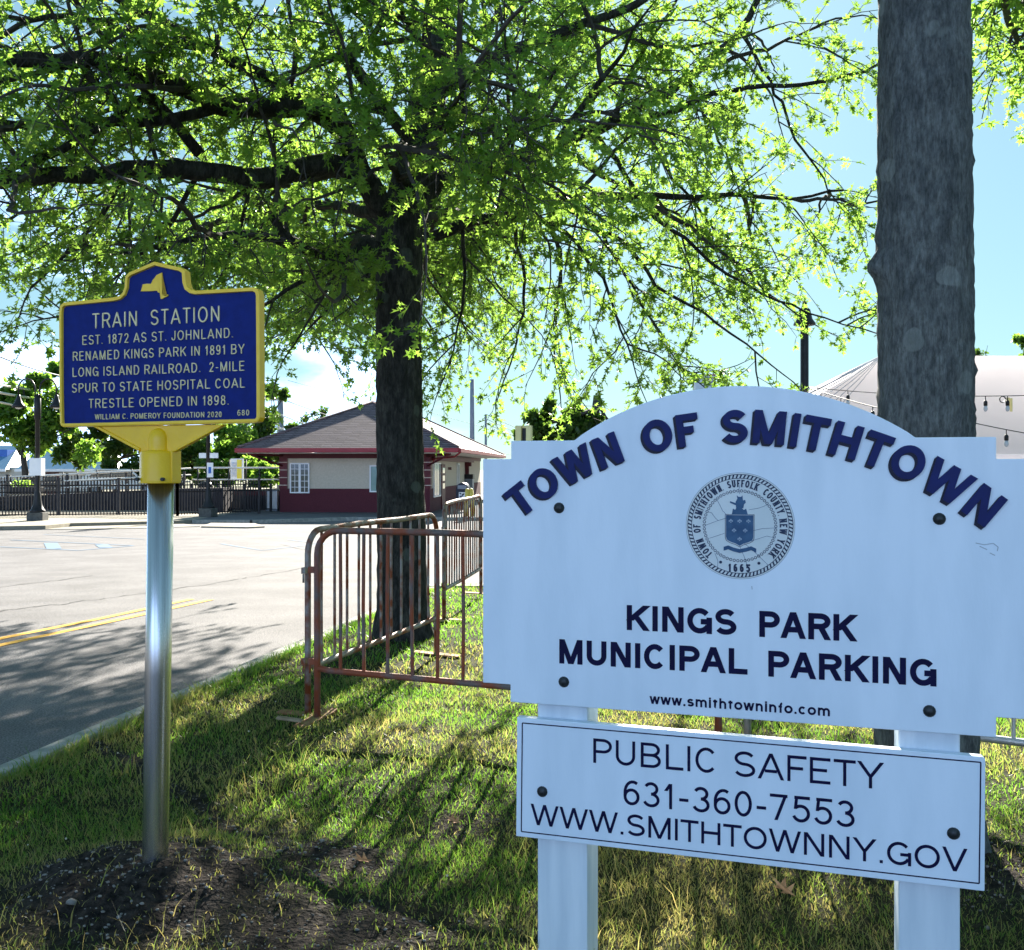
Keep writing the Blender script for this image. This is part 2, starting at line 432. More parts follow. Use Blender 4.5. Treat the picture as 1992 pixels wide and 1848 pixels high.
def m_soil_():
    m = bpy.data.materials.new('lawn_soil'); m.use_nodes = True
    t = m.node_tree; p = t.nodes['Principled BSDF']; p.inputs['Roughness'].default_value = .95; p.inputs['Specular IOR Level'].default_value = .1
    tcn = t.nodes.new('ShaderNodeTexCoord')
    def ns(s, d=6):
        n = t.nodes.new('ShaderNodeTexNoise'); n.inputs['Scale'].default_value = s; n.inputs['Detail'].default_value = d
        t.links.new(tcn.outputs['Object'], n.inputs['Vector']); return n
    def rp(src, a, b, ca, cb):
        r = t.nodes.new('ShaderNodeValToRGB'); r.color_ramp.elements[0].position = a; r.color_ramp.elements[1].position = b
        r.color_ramp.elements[0].color = (*ca,1); r.color_ramp.elements[1].color = (*cb,1); t.links.new(src, r.inputs[0]); return r
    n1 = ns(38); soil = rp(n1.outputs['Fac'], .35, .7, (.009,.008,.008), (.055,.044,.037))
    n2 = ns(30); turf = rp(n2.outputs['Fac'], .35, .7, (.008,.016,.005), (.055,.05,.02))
    a = t.nodes.new('ShaderNodeAttribute'); a.attribute_name = 'dirt'  # bare-soil mask, includes the painted shade-edge strip
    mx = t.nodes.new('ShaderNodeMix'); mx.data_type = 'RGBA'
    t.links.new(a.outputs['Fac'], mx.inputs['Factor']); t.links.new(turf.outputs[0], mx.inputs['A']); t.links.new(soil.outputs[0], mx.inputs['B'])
    t.links.new(mx.outputs['Result'], p.inputs['Base Color'])
    b = t.nodes.new('ShaderNodeBump'); b.inputs['Strength'].default_value = 1; b.inputs['Distance'].default_value = .03
    t.links.new(ns(60).outputs['Fac'], b.inputs['Height']); t.links.new(b.outputs[0], p.inputs['Normal'])
    return m
m_soil = m_soil_()
m_grass = grassmat()
# blades: tone 0 = green, 1 = straw

# ------------------------------------------------------------------ ground, lot, lawn
def lot_z(y):
    return np.interp(y, [-20, 9, 36, 400], [-.085, -.085, -.60, -.60])
def kerb_x(y): return -2.42 + .205*(y-4.55)
MOUND = (-1.215, 3.36)
def lawn_z(x, y):
    z = (fbm(x, y, 1.1)-.5)*.06
    d2 = ((x-MOUND[0])/.46)**2+((y-MOUND[1])/.42)**2
    z = z + .118*np.exp(-d2) + dirt_shade_amt(x, y)*((vnoise(x, y, 11)-.5)*.040+(vnoise(x+5, y, 27)-.5)*.024)
    return z
def dirt_shade_amt(x, y):
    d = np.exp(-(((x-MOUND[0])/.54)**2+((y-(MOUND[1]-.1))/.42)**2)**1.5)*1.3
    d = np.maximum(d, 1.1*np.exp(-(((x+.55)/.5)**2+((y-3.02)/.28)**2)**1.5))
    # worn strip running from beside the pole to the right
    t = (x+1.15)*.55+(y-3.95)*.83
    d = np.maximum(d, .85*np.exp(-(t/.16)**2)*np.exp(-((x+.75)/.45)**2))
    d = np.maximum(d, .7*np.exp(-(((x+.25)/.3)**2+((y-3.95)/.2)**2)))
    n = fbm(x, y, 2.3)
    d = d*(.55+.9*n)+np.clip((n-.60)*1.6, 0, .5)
    # shade edge across the verge, painted as a diagonal strip of bare soil
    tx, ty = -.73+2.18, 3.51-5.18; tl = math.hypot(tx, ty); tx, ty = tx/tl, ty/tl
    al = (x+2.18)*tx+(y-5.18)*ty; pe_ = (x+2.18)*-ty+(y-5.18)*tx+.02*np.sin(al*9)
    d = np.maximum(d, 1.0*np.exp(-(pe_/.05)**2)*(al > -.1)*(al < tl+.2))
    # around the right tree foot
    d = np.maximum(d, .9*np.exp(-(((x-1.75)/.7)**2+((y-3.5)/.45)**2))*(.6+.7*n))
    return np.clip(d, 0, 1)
def dry_shade_amt(x, y):
    n = fbm(x+31, y+17, 1.1)
    b = np.clip((n-.47)*3.6, 0, 1)
    near = np.clip((4.2-y)/1.2, 0, 1)*np.clip((x+.6)/.7, 0, 1)*.5*(.4+.9*fbm(x, y, 4.3))
    return np.clip(b*.75+near+dirt_shade_amt(x, y)*.5, 0, 1)

mb = MB()
mb.add([(-900,-900,-.66),(900,-900,-.66),(900,900,-.66),(-900,900,-.66)], [(0,1,2,3)])
o = mb.build('ground', mat('far_ground', (.10,.12,.06), (.16,.15,.09), scale=.4, rough=.95)); tagp(o, kind='structure')

ys = [-20, 0, 4, 9, 14, 20, 26, 31, 36, 48, 75]
mb = MB()
vs = [(x, y, float(lot_z(y))) for y in ys for x in (-70, -30, 0, 40, 90)]
mb.add(vs, [(i*5+j, i*5+j+1, i*5+j+6, i*5+j+5) for i in range(len(ys)-1) for j in range(4)])
o = mb.build('parking_lot', m_asphalt); tagp(o, kind='structure')

# lawn sheet
ny, nx = 240, 230
Y = np.concatenate([np.linspace(-5, 1.5, 30), np.linspace(1.53, 6.5, 150), np.linspace(6.6, 12.0, ny-180)])
S = np.concatenate([np.linspace(0, 1, 170)**1.0*.42, np.linspace(.425, 1, nx-170)])
YY, SS = np.meshgrid(Y, S, indexing='ij')
XX = kerb_x(YY)+.0+SS*(15-kerb_x(YY))
ZZ = lawn_z(XX, YY)
ZZ = ZZ-.012*np.exp(-(XX-kerb_x(YY))/.1)
V = np.stack([XX, YY, ZZ], -1).reshape(-1, 3)
idx = np.arange(ny*nx).reshape(ny, nx)
a, b, c, d = idx[:-1,:-1].ravel(), idx[:-1,1:].ravel(), idx[1:,1:].ravel(), idx[1:,:-1].ravel()
T = np.concatenate([np.stack([a,b,c],1), np.stack([a,c,d],1)])
lawn = np_mesh('lawn', V, T, m_soil, smooth=True, fattr={'dirt': dirt_shade_amt(V[:,0], V[:,1])})  # this mask also holds the painted shade-edge strip
tagp(lawn, kind='structure')

# kerb along the drive, and the far edge of the lawn
mb = MB()
pr = [(-.15,-.12),(-.15,-.004),(-.13,.006),(-.01,.012),(0.0,.0),(0.0,-.12)]
yy = np.arange(-5, 12.11, .45)
vs = []; n = len(pr)
for y in yy:
    w = .006*math.sin(y*3.1)
    for p in pr: vs.append((kerb_x(y)+p[0]+w, y, p[1]-.006))
mb.add(vs, [(i*n+k, i*n+k+1, (i+1)*n+k+1, (i+1)*n+k) for i in range(len(yy)-1) for k in range(n-1)])
mb.box(kerb_x(12.0)-.15, 15, 12.0, 12.15, -.3, .012)
o = mb.build('kerb', m_kerb); tagp(o, kind='structure')

def gp(px, py, dz=0.0):
    "ground point of the lot under a pixel"
    lo, hi = 1.0, 300.0
    for _ in range(60):
        md = (lo+hi)/2
        z = EYE+(910-py)/FX*md
        if z > lot_z(md)+dz: lo = md
        else: hi = md
    return Vector(((px-996)/FX*lo, lo, float(lot_z(lo))+dz))
def strip(mb, pts, w, dz):
    "flat painted strip on the lot through the given ground points"
    pts = [Vector(p) for p in pts]
    out = []
    for i in range(len(pts)-1):
        n = max(1, int((pts[i+1]-pts[i]).length/1.2))
        for k in range(n): out.append(pts[i].lerp(pts[i+1], k/n))
    out.append(pts[-1])
    L = []; Rr = []
    for i, p in enumerate(out):
        t = (out[min(i+1,len(out)-1)]-out[max(i-1,0)]); t.z = 0; t.normalize()
        nrm = Vector((-t.y, t.x, 0))
        ww = w(i) if callable(w) else w
        for lst, sg in ((L, 1), (Rr, -1)):
            q = p+nrm*ww/2*sg; lst.append((q.x, q.y, float(lot_z(q.y))+dz))
    n = len(out)
    mb.add(L+Rr, [(i, i+1, n+i+1, n+i) for i in range(n-1)])
mb = MB()
strip(mb, [gp(-160,1283), gp(0,1243), gp(190,1205), gp(372,1166)], .10, .006)
strip(mb, [gp(-160,1296), gp(0,1256), gp(200,1213), gp(410,1167)], .10, .006)
o = mb.build('yellow_road_marking', m_yline); tagp(o, kind='structure')
mb = MB()
def zb(x, y): return gp(x*.1807/1.2851, (1100+y*.1807)/1.2851)
strip(mb, [zb(-600,1455), zb(0,1480), zb(1090,1530)], .10, .006)
strip(mb, [zb(1090,1530), zb(1850,1465)], .10, .0065)
strip(mb, [zb(150,1385), zb(1840,1463)], .10, .007)
strip(mb, [zb(700,1425), zb(750,1510)], .30, .0075)
strip(mb, [zb(1400,1448), zb(1470,1492)], .28, .0078)
strip(mb, [zb(600,1310), zb(2000,1375)], .08, .0072)
strip(mb, [gp(430,1058), gp(510,1071), gp(640,1056)], .09, .006)
strip(mb, [gp(560,1050), gp(640,1060)], .09, .0064)
strip(mb, [gp(615,1028), gp(690,1038)], .09, .006)
o = mb.build('blue_bay_marking', m_bline); tagp(o, kind='structure')
mb = MB()
def jag(pts, n, amp):
    out = []
    for i in range(len(pts)-1):
        for k in range(n):
            q = pts[i].lerp(pts[i+1], k/n); q.x += random.uniform(-amp,amp); q.y += random.uniform(-amp,amp)*2.2; out.append(q)
    out.append(pts[-1]); return out
wv = lambda i: .012+.02*random.random()
strip(mb, jag([gp(-30,1193), gp(200,1165), gp(420,1135)], 16, .05), wv, .0045)
strip(mb, jag([gp(420,1134), gp(500,1121), gp(600,1104)], 12, .05), wv, .0045)
strip(mb, jag([gp(540,1060), gp(605,1070)], 6, .06), wv, .0045)
strip(mb, jag([gp(0,1143), gp(180,1120)], 8, .06), wv, .0045)
o = mb.build('asphalt_crack', m_crack); tagp(o, kind='structure')

# raised concrete walk in front of fence and station
def slab(name, poly, h, m):
    mb = MB(); n = len(poly)
    zt = [float(lot_z(p[1]))+h for p in poly]
    mb.add([(p[0],p[1],z) for p,z in zip(poly,zt)]+[(p[0],p[1],z-h-.05) for p,z in zip(poly,zt)],
           [tuple(range(n))]+[(i, (i+1)%n, (i+1)%n+n, i+n) for i in range(n)])
    o = mb.build(name, m); tagp(o, kind='structure'); return o
slab('sidewalk', [(-60,30.2),(-16.0,30.6),(-14.8,31.2),(-14.9,33.2),(-13.0,34.8),(-12.2,35.6),(-11.8,36.4),(-11.8,75),(-60,75)], .13, m_concrete)
slab('station_walk', [(-11.79,36.4),(-9.6,36.2),(-6.5,38.2),(4,38.4),(9,38.4),(9,75),(-11.79,75)], .13, mat('shade_toned_paving', (.075,.08,.085), (.11,.115,.12), scale=3, rough=.9))  # walk toned dark to paint in the station's shadow
mb = MB()
for a, b in (((-11.79,36.4),(-9.6,36.2)),((-9.6,36.2),(-6.5,38.2)),((-6.5,38.2),(9,38.4))):
    z = float(lot_z(37)); n_ = Vector((b[1]-a[1], -(b[0]-a[0]), 0)).normalized()*.13
    mb.add([(a[0],a[1],z+.133),(b[0],b[1],z+.133),(b[0]+n_.x,b[1]+n_.y,z+.133),(a[0]+n_.x,a[1]+n_.y,z+.133),(b[0]+n_.x,b[1]+n_.y,z-.1),(a[0]+n_.x,a[1]+n_.y,z-.1)], [(3,2,1,0),(5,4,2,3)])
o = mb.build('station_kerb', m_kerb); tagp(o, kind='structure')
slab('curb_ramp', [(-14.75,31.0),(-12.2,31.8),(-10.6,33.4),(-11.8,35.4),(-12.9,34.7),(-14.8,33.1)], .02, m_concrete)
slab('traffic_island', [(-10.3,32.6),(-8.6,32.0),(-8.2,32.6),(-9.2,35.2),(-10.9,35.6)], .05, m_concrete)

# ------------------------------------------------------------------ lettering (own stroke alphabet)
def E_(cx, cy, rx, ry, a0, a1, n=None):
    n = n or max(4, int(abs(a1-a0)/13))
    return [(cx+rx*math.cos(R(a0+(a1-a0)*i/n)), cy+ry*math.sin(R(a0+(a1-a0)*i/n))) for i in range(n+1)]
G = {   # width, strokes in the unit box of the centre lines
 'A': (0.98, [[(0,0),(.5,1)],[(.5,1),(1,0)],[(.24,.29),(.76,.29)]]),
 'B': (0.84, [[(0,0),(0,1)],[(0,1),(.55,1)]+E_(.55,.755,.40,.245,90,-90)+[(.0,.51)],[(.5,.51)]+E_(.56,.255,.44,.255,90,-90)+[(0,0)]]),
 'C': (0.88, [E_(.5,.5,.5,.5,42,318)]),
 'D': (0.85, [[(0,0),(0,1)],[(0,1),(.45,1)]+E_(.45,.5,.55,.5,90,-90)+[(0,0)]]),
 'E': (0.74, [[(0,0),(0,1)],[(0,1),(1,1)],[(0,.52),(.9,.52)],[(0,0),(1,0)]]),
 'F': (0.7, [[(0,0),(0,1)],[(0,1),(1,1)],[(0,.51),(.88,.51)]]),
 'G': (0.93, [E_(.5,.5,.5,.5,42,330),[(1,-.06),(1,.46)],[(.56,.46),(1.0,.46)]]),
 'H': (0.82, [[(0,0),(0,1)],[(1,0),(1,1)],[(0,.52),(1,.52)]]),
 'I': (0.0, [[(.5,0),(.5,1)]]),
 'J': (0.62, [[(1,1),(1,.32)]+E_(.5,.32,.5,.32,0,-165)]),
 'K': (0.9, [[(0,0),(0,1)],[(.98,1),(.02,.36)],[(.36,.58),(1,0)]]),
 'L': (0.72, [[(0,0),(0,1)],[(0,0),(1,0)]]),
 'M': (0.98, [[(0,0),(0,1)],[(1,0),(1,1)],[(0,1),(.5,0)],[(.5,0),(1,1)]]),
 'N': (0.82, [[(0,0),(0,1)],[(1,0),(1,1)],[(0,1),(1,0)]]),
 'O': (0.96, [E_(.5,.5,.5,.5,0,360,30)]),
 'P': (0.8, [[(0,0),(0,1)],[(0,1),(.55,1)]+E_(.55,.735,.45,.265,90,-90)+[(0,.47)]]),
 'R': (0.86, [[(0,0),(0,1)],[(0,1),(.55,1)]+E_(.55,.75,.42,.25,90,-90)+[(0,.50)],[(.55,.50),(1,0)]]),
 'S': (0.8, [E_(.5,.75,.47,.25,28,270)+E_(.5,.25,.5,.25,90,-155)[1:]]),
 'T': (0.78, [[(.5,0),(.5,1)],[(0,1),(1,1)]]),
 'U': (0.82, [[(0,1),(0,.36)]+E_(.5,.36,.5,.36,180,360)+[(1,1)]]),
 'V': (0.94, [[(0,1),(.5,0)],[(.5,0),(1,1)]]),
 'W': (1.32, [[(0,1),(.25,0)],[(.25,0),(.5,1)],[(.5,1),(.75,0)],[(.75,0),(1,1)]]),
 'Y': (0.94, [[(0,1),(.5,.42)],[(1,1),(.5,.42)],[(.5,.46),(.5,0)]]),
 '0': (0.66, [E_(.5,.5,.5,.5,0,360,26)]),
 '1': (0.42, [[(.75,0),(.75,1)],[(.75,1.0),(.12,.74)]]),
 '2': (0.66, [E_(.5,.72,.48,.28,165,-28)+[(0.02,0.0)],[(0,0),(1,0)]]),
 '3': (0.66, [E_(.47,.765,.43,.235,155,-90),E_(.47,.265,.52,.265,90,-160)]),
 '5': (0.66, [[(.92,1),(.2,1)],[(.2,1.0),(.1,.5)],E_(.47,.32,.52,.32,128,-158)]),
 '6': (0.66, [E_(.5,.315,.49,.315,0,360,22),E_(.60,.52,.59,.48,58,180)+[(.01,.33)]]),
 '7': (0.66, [[(0,1),(1,1)],[(1,1.0),(.32,0)]]),
 '8': (0.66, [E_(.5,.765,.42,.235,0,360,20),E_(.5,.265,.5,.265,0,360,22)]),
 '9': (0.66, [E_(.5,.685,.49,.315,0,360,22),E_(.40,.48,.59,.48,-122,0)+[(.99,.67)]]),
 '-': (0.36, [[(0,.40),(1,.40)]]),
 '.': (0.0, [[(.5,0),(.5,.03)]]),
 ',': (0.1, [[(.6,.05),(.2,-.12)]]),
 'w': (0.98, [[(0,.70),(.25,0)],[(.25,0),(.5,.70)],[(.5,.70),(.75,0)],[(.75,0),(1,.70)]]),
 's': (0.62, [E_(.5,.525,.46,.175,25,270)+E_(.5,.175,.5,.175,90,-155)[1:]]),
 'm': (1.02, [[(0,0),(0,.70)],E_(.25,.42,.25,.28,180,0)+[(.5,0)],E_(.75,.42,.25,.28,180,0)+[(1,0)]]),
 'i': (0.0, [[(.5,0),(.5,.70)],[(.5,.93),(.5,1)]]),
 't': (0.38, [[(.45,.92),(.45,.12)]+E_(.75,.12,.3,.12,180,280),[(0,.70),(1,.70)]]),
 'h': (0.62, [[(0,0),(0,1)],E_(.5,.40,.5,.30,180,0)+[(1,0)]]),
 'o': (0.72, [E_(.5,.35,.5,.35,0,360,22)]),
 'n': (0.62, [[(0,0),(0,.70)],E_(.5,.40,.5,.30,180,0)+[(1,0)]]),
 'f': (0.42, [[(.40,0),(.40,.74)]+E_(.98,.74,.58,.26,180,92),[(0,.62),(.9,.62)]]),
 'c': (0.66, [E_(.5,.35,.5,.35,45,315)]),
}
def clip(poly, ax, lim, sg):
    out = []
    for i in range(len(poly)):
        a, b = poly[i], poly[(i+1) % len(poly)]
        ia, ib = (a[ax]-lim)*sg <= 1e-9, (b[ax]-lim)*sg <= 1e-9
        if ia: out.append(a)
        if ia != ib:
            t = (lim-a[ax])/(b[ax]-a[ax]); out.append((a[0]+(b[0]-a[0])*t, a[1]+(b[1]-a[1])*t))
    return out
def glyph_polys(ch, w, h, rnd=False):
    "list per stroke of convex polygons in a box w x 1, stroke half width h"
    res = []
    for st in G[ch][1]:
        ins = 0.0 if rnd else h
        if not rnd and len(st) == 2 and ch not in ',.' and abs(st[0][0]-st[1][0]) > 1e-6 and abs(st[0][1]-st[1][1]) > 1e-6:
            yt = .70*(1-2*h)+2*h
            ye = [0.0 if y == 0 else 1.0 if y == 1 else yt if (ch == 'w' and y == .70) else h+y*(1-2*h) for _, y in st]
            hw = h
            for _ in range(3):
                xe = [hw if x == 0 else w-hw if x == 1 else h+x*(w-2*h) for x, _ in st]
                hw = h*math.hypot(xe[1]-xe[0], ye[1]-ye[0])/abs(ye[1]-ye[0])
                hw = min(hw, 2.2*h)
            res.append([[(xe[0]-hw, ye[0]), (xe[0]+hw, ye[0]), (xe[1]+hw, ye[1]), (xe[1]-hw, ye[1])]]); continue
        P = [(h+x*(w-2*h), ins+y*(1-2*ins)) for x, y in st]
        P = [(x, max(y, h)) if (ch in '.' and not rnd) else (x, y) for x, y in P]
        if ch == '.': P = [(w/2, 0.0 if not rnd else h*.5), (w/2, 2*h if not rnd else h*.9)]
        closed = abs(st[0][0]-st[-1][0])+abs(st[0][1]-st[-1][1]) < 1e-6 and len(st) > 3
        if not rnd and not closed and ch != '.':
            for e, o in ((0, 1), (-1, -2)):
                sx, sy = st[e]
                if sx in (0, 1) or sy in (0, 1) or (ch in 'wimnht' and (abs(sy-.70) < 1e-6)) :
                    dx, dy = P[e][0]-P[o][0], P[e][1]-P[o][1]; l = math.hypot(dx, dy) or 1
                    P[e] = (P[e][0]+dx/l*h*1.6, P[e][1]+dy/l*h*1.6)
        n = len(P); L = []; Q = []
        for i in range(n):
            a = P[i-1] if i else (P[-2] if closed else P[0]); b = P[(i+1)] if i < n-1 else (P[1] if closed else P[-1])
            p = P[i]
            d1 = (p[0]-a[0], p[1]-a[1]); d2 = (b[0]-p[0], b[1]-p[1])
            l1 = math.hypot(*d1); l2 = math.hypot(*d2)
            if l1 < 1e-9: d1, l1 = d2, l2
            if l2 < 1e-9: d2, l2 = d1, l1
            n1 = (-d1[1]/l1, d1[0]/l1); n2 = (-d2[1]/l2, d2[0]/l2)
            m = (n1[0]+n2[0], n1[1]+n2[1]); lm = math.hypot(*m) or 1
            m = (m[0]/lm, m[1]/lm); k = h/max(.6, m[0]*n1[0]+m[1]*n1[1])
            L.append((p[0]+m[0]*k, p[1]+m[1]*k)); Q.append((p[0]-m[0]*k, p[1]-m[1]*k))
        pol = []
        ytop = .70*(1-2*h)+2*h if ch in 'wmn' else 1.0
        for i in range(n-1):
            q = [L[i], L[i+1], Q[i+1], Q[i]]
            if not rnd:
                q = clip(q, 1, ytop, 1) if q else q
                if q: q = clip(q, 1, -.25 if ch == ',' else 0.0, -1)
                if q and ch not in 'AVWwY': q = clip(clip(q, 0, w, 1), 0, 0, -1)
            if len(q) >= 3: pol.append(q)
        if rnd and not closed:
            for p in (P[0], P[-1]):
                pol.append([(p[0]+h*math.cos(k*math.pi/4), p[1]+h*math.sin(k*math.pi/4)) for k in range(8)])
        res.append(pol)
    return res
def layout(s, gap=.16, space=.42, h=.07):
    x = 0; out = []; wi = 0
    for i, ch in enumerate(s):
        if ch == ' ': x += space; wi += (s[i-1] != ' '); continue
        w = G[ch][0]+ (2*h if ch in 'I.i' else 0)
        l = .0 if ch in 'AVWYTwJ7' else .04 if ch in 'COGS0123568937cos' else .07
        r = .0 if ch in 'AVWYTKFLRPwf' else .04 if ch in 'COGDS0235689cosB' else .07
        x += l; out.append((ch, x, w, wi)); x += w+r+gap
    return out, x-gap
def text(mb, s, u0, u1, v0, cap, h, y0, y1, mi=0, rnd=False, gap=.05, space=.42, xf=None, serif=False):
    "text from u0 to u1 on baseline v0; front face at y0, back at y1"
    lay, W = layout(s, gap, space, h)
    sx = (u1-u0)/W
    k = 0
    many = isinstance(mb, list); target = mb
    for ch, x, w, wi in lay:
        if many:
            while len(target) <= wi: target.append(MB())
            mb = target[wi]
        # keep stroke widths even although the line is fitted to its width
        wl = w*sx/cap
        pols = glyph_polys(ch, wl, h, rnd)
        if serif and ch not in '.,0123456789':
            for gx, gy in ((0,0),(1,0),(0,1),(1,1)):
                if ch in 'TFPVYWIOCSU' and ((gy == 0 and ch in 'TFPVYIOCSW') or (ch in 'IOCS') or ch == 'U' and gy == 0): continue
                xx = h+gx*(wl-2*h); yy = gy*(1-.07)
                pols.append([[(xx-h*1.5,yy),(xx+h*1.5,yy),(xx+h*1.5,yy+.07),(xx-h*1.5,yy+.07)]])
        for st in pols:
            e = 0.00006*(k % 9); k += 1
            for q in st:
                pts = [(u0+x*sx+p[0]*cap, v0+p[1]*cap) for p in q]
                if xf: pts = [xf(p, u0+x*sx+w*sx/2) for p in pts]
                mb.prism(pts, y0-e, y1, mi, back=False)
def arc_xf(cu, cv, rad, sgn=1, rigid=True):
    "bend a line of text (u = arc length, v = height above baseline) round a circle"
    def f(p, uc):
        a = uc/rad if rigid else p[0]/rad
        dx = p[0]-uc if rigid else 0
        r = rad+p[1]
        c, s = math.cos(a), math.sin(a)
        if sgn > 0: return (cu+r*s+dx*c, cv+r*c-dx*s)
        r = rad-p[1]
        return (cu+r*s+dx*c, cv-r*c+dx*s)
    return f

# ------------------------------------------------------------------ historic marker
MO = Vector((-1.579, 3.44, 0)); MROT = -math.atan2(.32, .9474)
MU = .405
mk = thing('historic_marker', 'blue cast metal history marker with yellow border, lettered TRAIN STATION, on silver pole', 'historic marker',
           MO+Vector((math.cos(MROT), math.sin(MROT), 0))*MU, MROT)
def mu(p): return (p[0]-MU, p[1])
outer = [(0.004,1.606),(.001,1.72),(0.0,1.99),(.004,2.016),(.02,2.026),(.235,2.032),(.256,2.036),(.270,2.046),(.278,2.064),(.281,2.100),
         (.296,2.113),(.40,2.143),(.505,2.116),(.522,2.104),(.525,2.068),(.532,2.050),(.546,2.040),(.565,2.036),(.785,2.034),(.802,2.026),(.808,2.008),(.810,1.72),(.810,1.612),(.803,1.600),(.79,1.596),(.02,1.592),(.009,1.596)]
outer = [mu(p) for p in outer]
def inset(poly, d):
    n = len(poly); out = []
    ar = sum(poly[i][0]*poly[(i+1)%n][1]-poly[(i+1)%n][0]*poly[i][1] for i in range(n)); sg = 1 if ar > 0 else -1
    for i in range(n):
        a, p, b = poly[i-1], poly[i], poly[(i+1)%n]
        n1 = (-(p[1]-a[1]), p[0]-a[0]); n2 = (-(b[1]-p[1]), b[0]-p[0])
        l1, l2 = math.hypot(*n1), math.hypot(*n2)
        n1 = (n1[0]/l1, n1[1]/l1); n2 = (n2[0]/l2, n2[1]/l2)
        m = (n1[0]+n2[0], n1[1]+n2[1]); l = math.hypot(*m); m = (m[0]/l, m[1]/l)
        k = d*sg/max(.5, m[0]*n1[0]+m[1]*n1[1]); out.append((p[0]+m[0]*k, p[1]+m[1]*k))
    return out
inner = inset(outer, .013)
mb = MB(); mb.prism(inset(outer, .004), 0.0, .010); plate = mb.build('plate', m_mblue, mk)
mb = MB(); n = len(outer)
in2 = inset(outer, .0115)
mb.add([(p[0],-.007,p[1]) for p in outer]+[(p[0],-.009,p[1]) for p in inset(outer,.004)]+[(p[0],-.009,p[1]) for p in in2]+[(p[0],.0005,p[1]) for p in inner]+
       [(p[0],.022,p[1]) for p in outer]+[(p[0],.022,p[1]) for p in inner],
       [(r*n+i, r*n+(i+1)%n, (r+1)*n+(i+1)%n, (r+1)*n+i) for r in range(3) for i in range(n)], 0)
b = 0
mb.f += [(i, 4*n+i, 4*n+(i+1)%n, (i+1)%n) for i in range(n)]+[(4*n+i, 5*n+i, 5*n+(i+1)%n, 4*n+(i+1)%n) for i in range(n)]
mb.m += [1]*(2*n); mb.sm += [False]*(2*n)
mb.build('border', [m_mgold, m_myel], mk)
mb = MB(); mb.prism([(p[0]*.995, 1.815+(p[1]-1.815)*.995) for p in inset(outer,.006)], .0105, .020); mb.build('back_plate', m_myel, mk)
lines = [('TRAIN  STATION', .139, .656, 1.929, 1.937, .047, .050), ('EST. 1872 AS ST. JOHNLAND.', .095, .706, 1.876, 1.878, .0295, .050), ('RENAMED KINGS PARK IN 1891 BY', .054, .749, 1.819, 1.827, .0290, .052),
         ('LONG ISLAND RAILROAD.  2-MILE', .053, .750, 1.764, 1.771, .0290, .052), ('SPUR TO STATE HOSPITAL COAL', .051, .751, 1.709, 1.716, .0290, .052), ('TRESTLE OPENED IN 1898.', .124, .690, 1.655, 1.660, .0290, .052),
         ('WILLIAM C. POMEROY FOUNDATION 2020', .150, .662, 1.616, 1.619, .0165, .060), ('680', .722, .767, 1.6205, 1.622, .0165, .060)]
G_save = dict(G)
for s, u0, u1, va, vb, cap, h in lines:
    mb = []
    vm = (va+vb)/2
    text(mb, s, u0-MU, u1-MU, vm, cap, h, -.0032, .001, rnd=True, gap=.25, space=.56)
    for w_ in mb: w_.build('lettering', m_mtext, plate)
mb = MB()
ny = [(.342,2.047),(.345,2.052),(.352,2.066),(.350,2.070),(.368,2.071),(.384,2.070),(.392,2.076),(.391,2.082),(.398,2.088),(.407,2.098),(.428,2.105),(.4285,2.098),(.430,2.085),(.4285,2.075),(.4305,2.060),(.431,2.040),(.4285,2.030),
      (.438,2.0265),(.448,2.0285),(.4535,2.0305),(.450,2.0245),(.438,2.0205),(.428,2.0165),(.4235,2.017),(.4245,2.026),(.423,2.036),(.412,2.040),(.408,2.046),(.380,2.0455)]
ny = [mu(p) for p in ny]
# triangulate by a simple ear fill through bmesh
bm = bmesh.new(); vs = [bm.verts.new((p[0], -.0045, p[1])) for p in ny]; f = bm.faces.new(vs)
if f.normal.y > 0: f.normal_flip()
bmesh.ops.triangulate(bm, faces=[f]); me = bpy.data.meshes.new('state_outline')
ext = bmesh.ops.extrude_edge_only(bm, edges=[e for e in bm.edges if len(e.link_faces) == 1])
for v in ext['geom']:
    if isinstance(v, bmesh.types.BMVert): v.co.y = .001
bm.to_mesh(me); bm.free(); me.materials.append(m_mgold)
so = bpy.data.objects.new('state_outline', me); COL.objects.link(so); so.parent = plate
mb = MB()
mb.prism([mu(p) for p in [(.150,1.5925),(.335,1.512),(.340,1.500),(.470,1.500),(.476,1.505),(.668,1.5925)]], .002, .016)
mb.prism([mu(p) for p in [(.142,1.5925),(.334,1.506),(.337,1.516),(.166,1.5925)]], -.004, .018)
mb.prism([mu(p) for p in [(.652,1.5925),(.473,1.513),(.476,1.503),(.676,1.5925)]], -.004, .018)
mb.build('bracket', m_myel, mk, bevel=.002)
mb = MB()
mb.lathe([(.056,1.398),(.0665,1.398),(.0665,1.404),(.0645,1.406),(.0645,1.496),(.060,1.505),(.046,1.507),(.0365,1.509),(.0365,1.548),(.0345,1.560),(.028,1.573),(.016,1.582),(.004,1.585)], n=20, c=(.408-MU,.012,0))
mb.box(.408-MU-.067,.408-MU+.067,-.010,.036,1.400,1.506)
mb.build('collar', m_myel, mk, bevel=.003)
for u in (.362, .462):
    mb = MB(); s_ = MB()
    mb.tube([(u-MU, -.062+abs(u-.41)*.25, 1.412), (u-MU, -.050+abs(u-.41)*.25, 1.412)], .006, 8)
    mb.build('screw', m_bolt, mk)
mb = MB()
mb.tube([(.384-MU,.012,-.12),(.3875-MU,.012,.05),(.40-MU,.012,.75),(.412-MU,.012,1.41)], .0425, 28)
mb.build('pole', m_alu, mk)

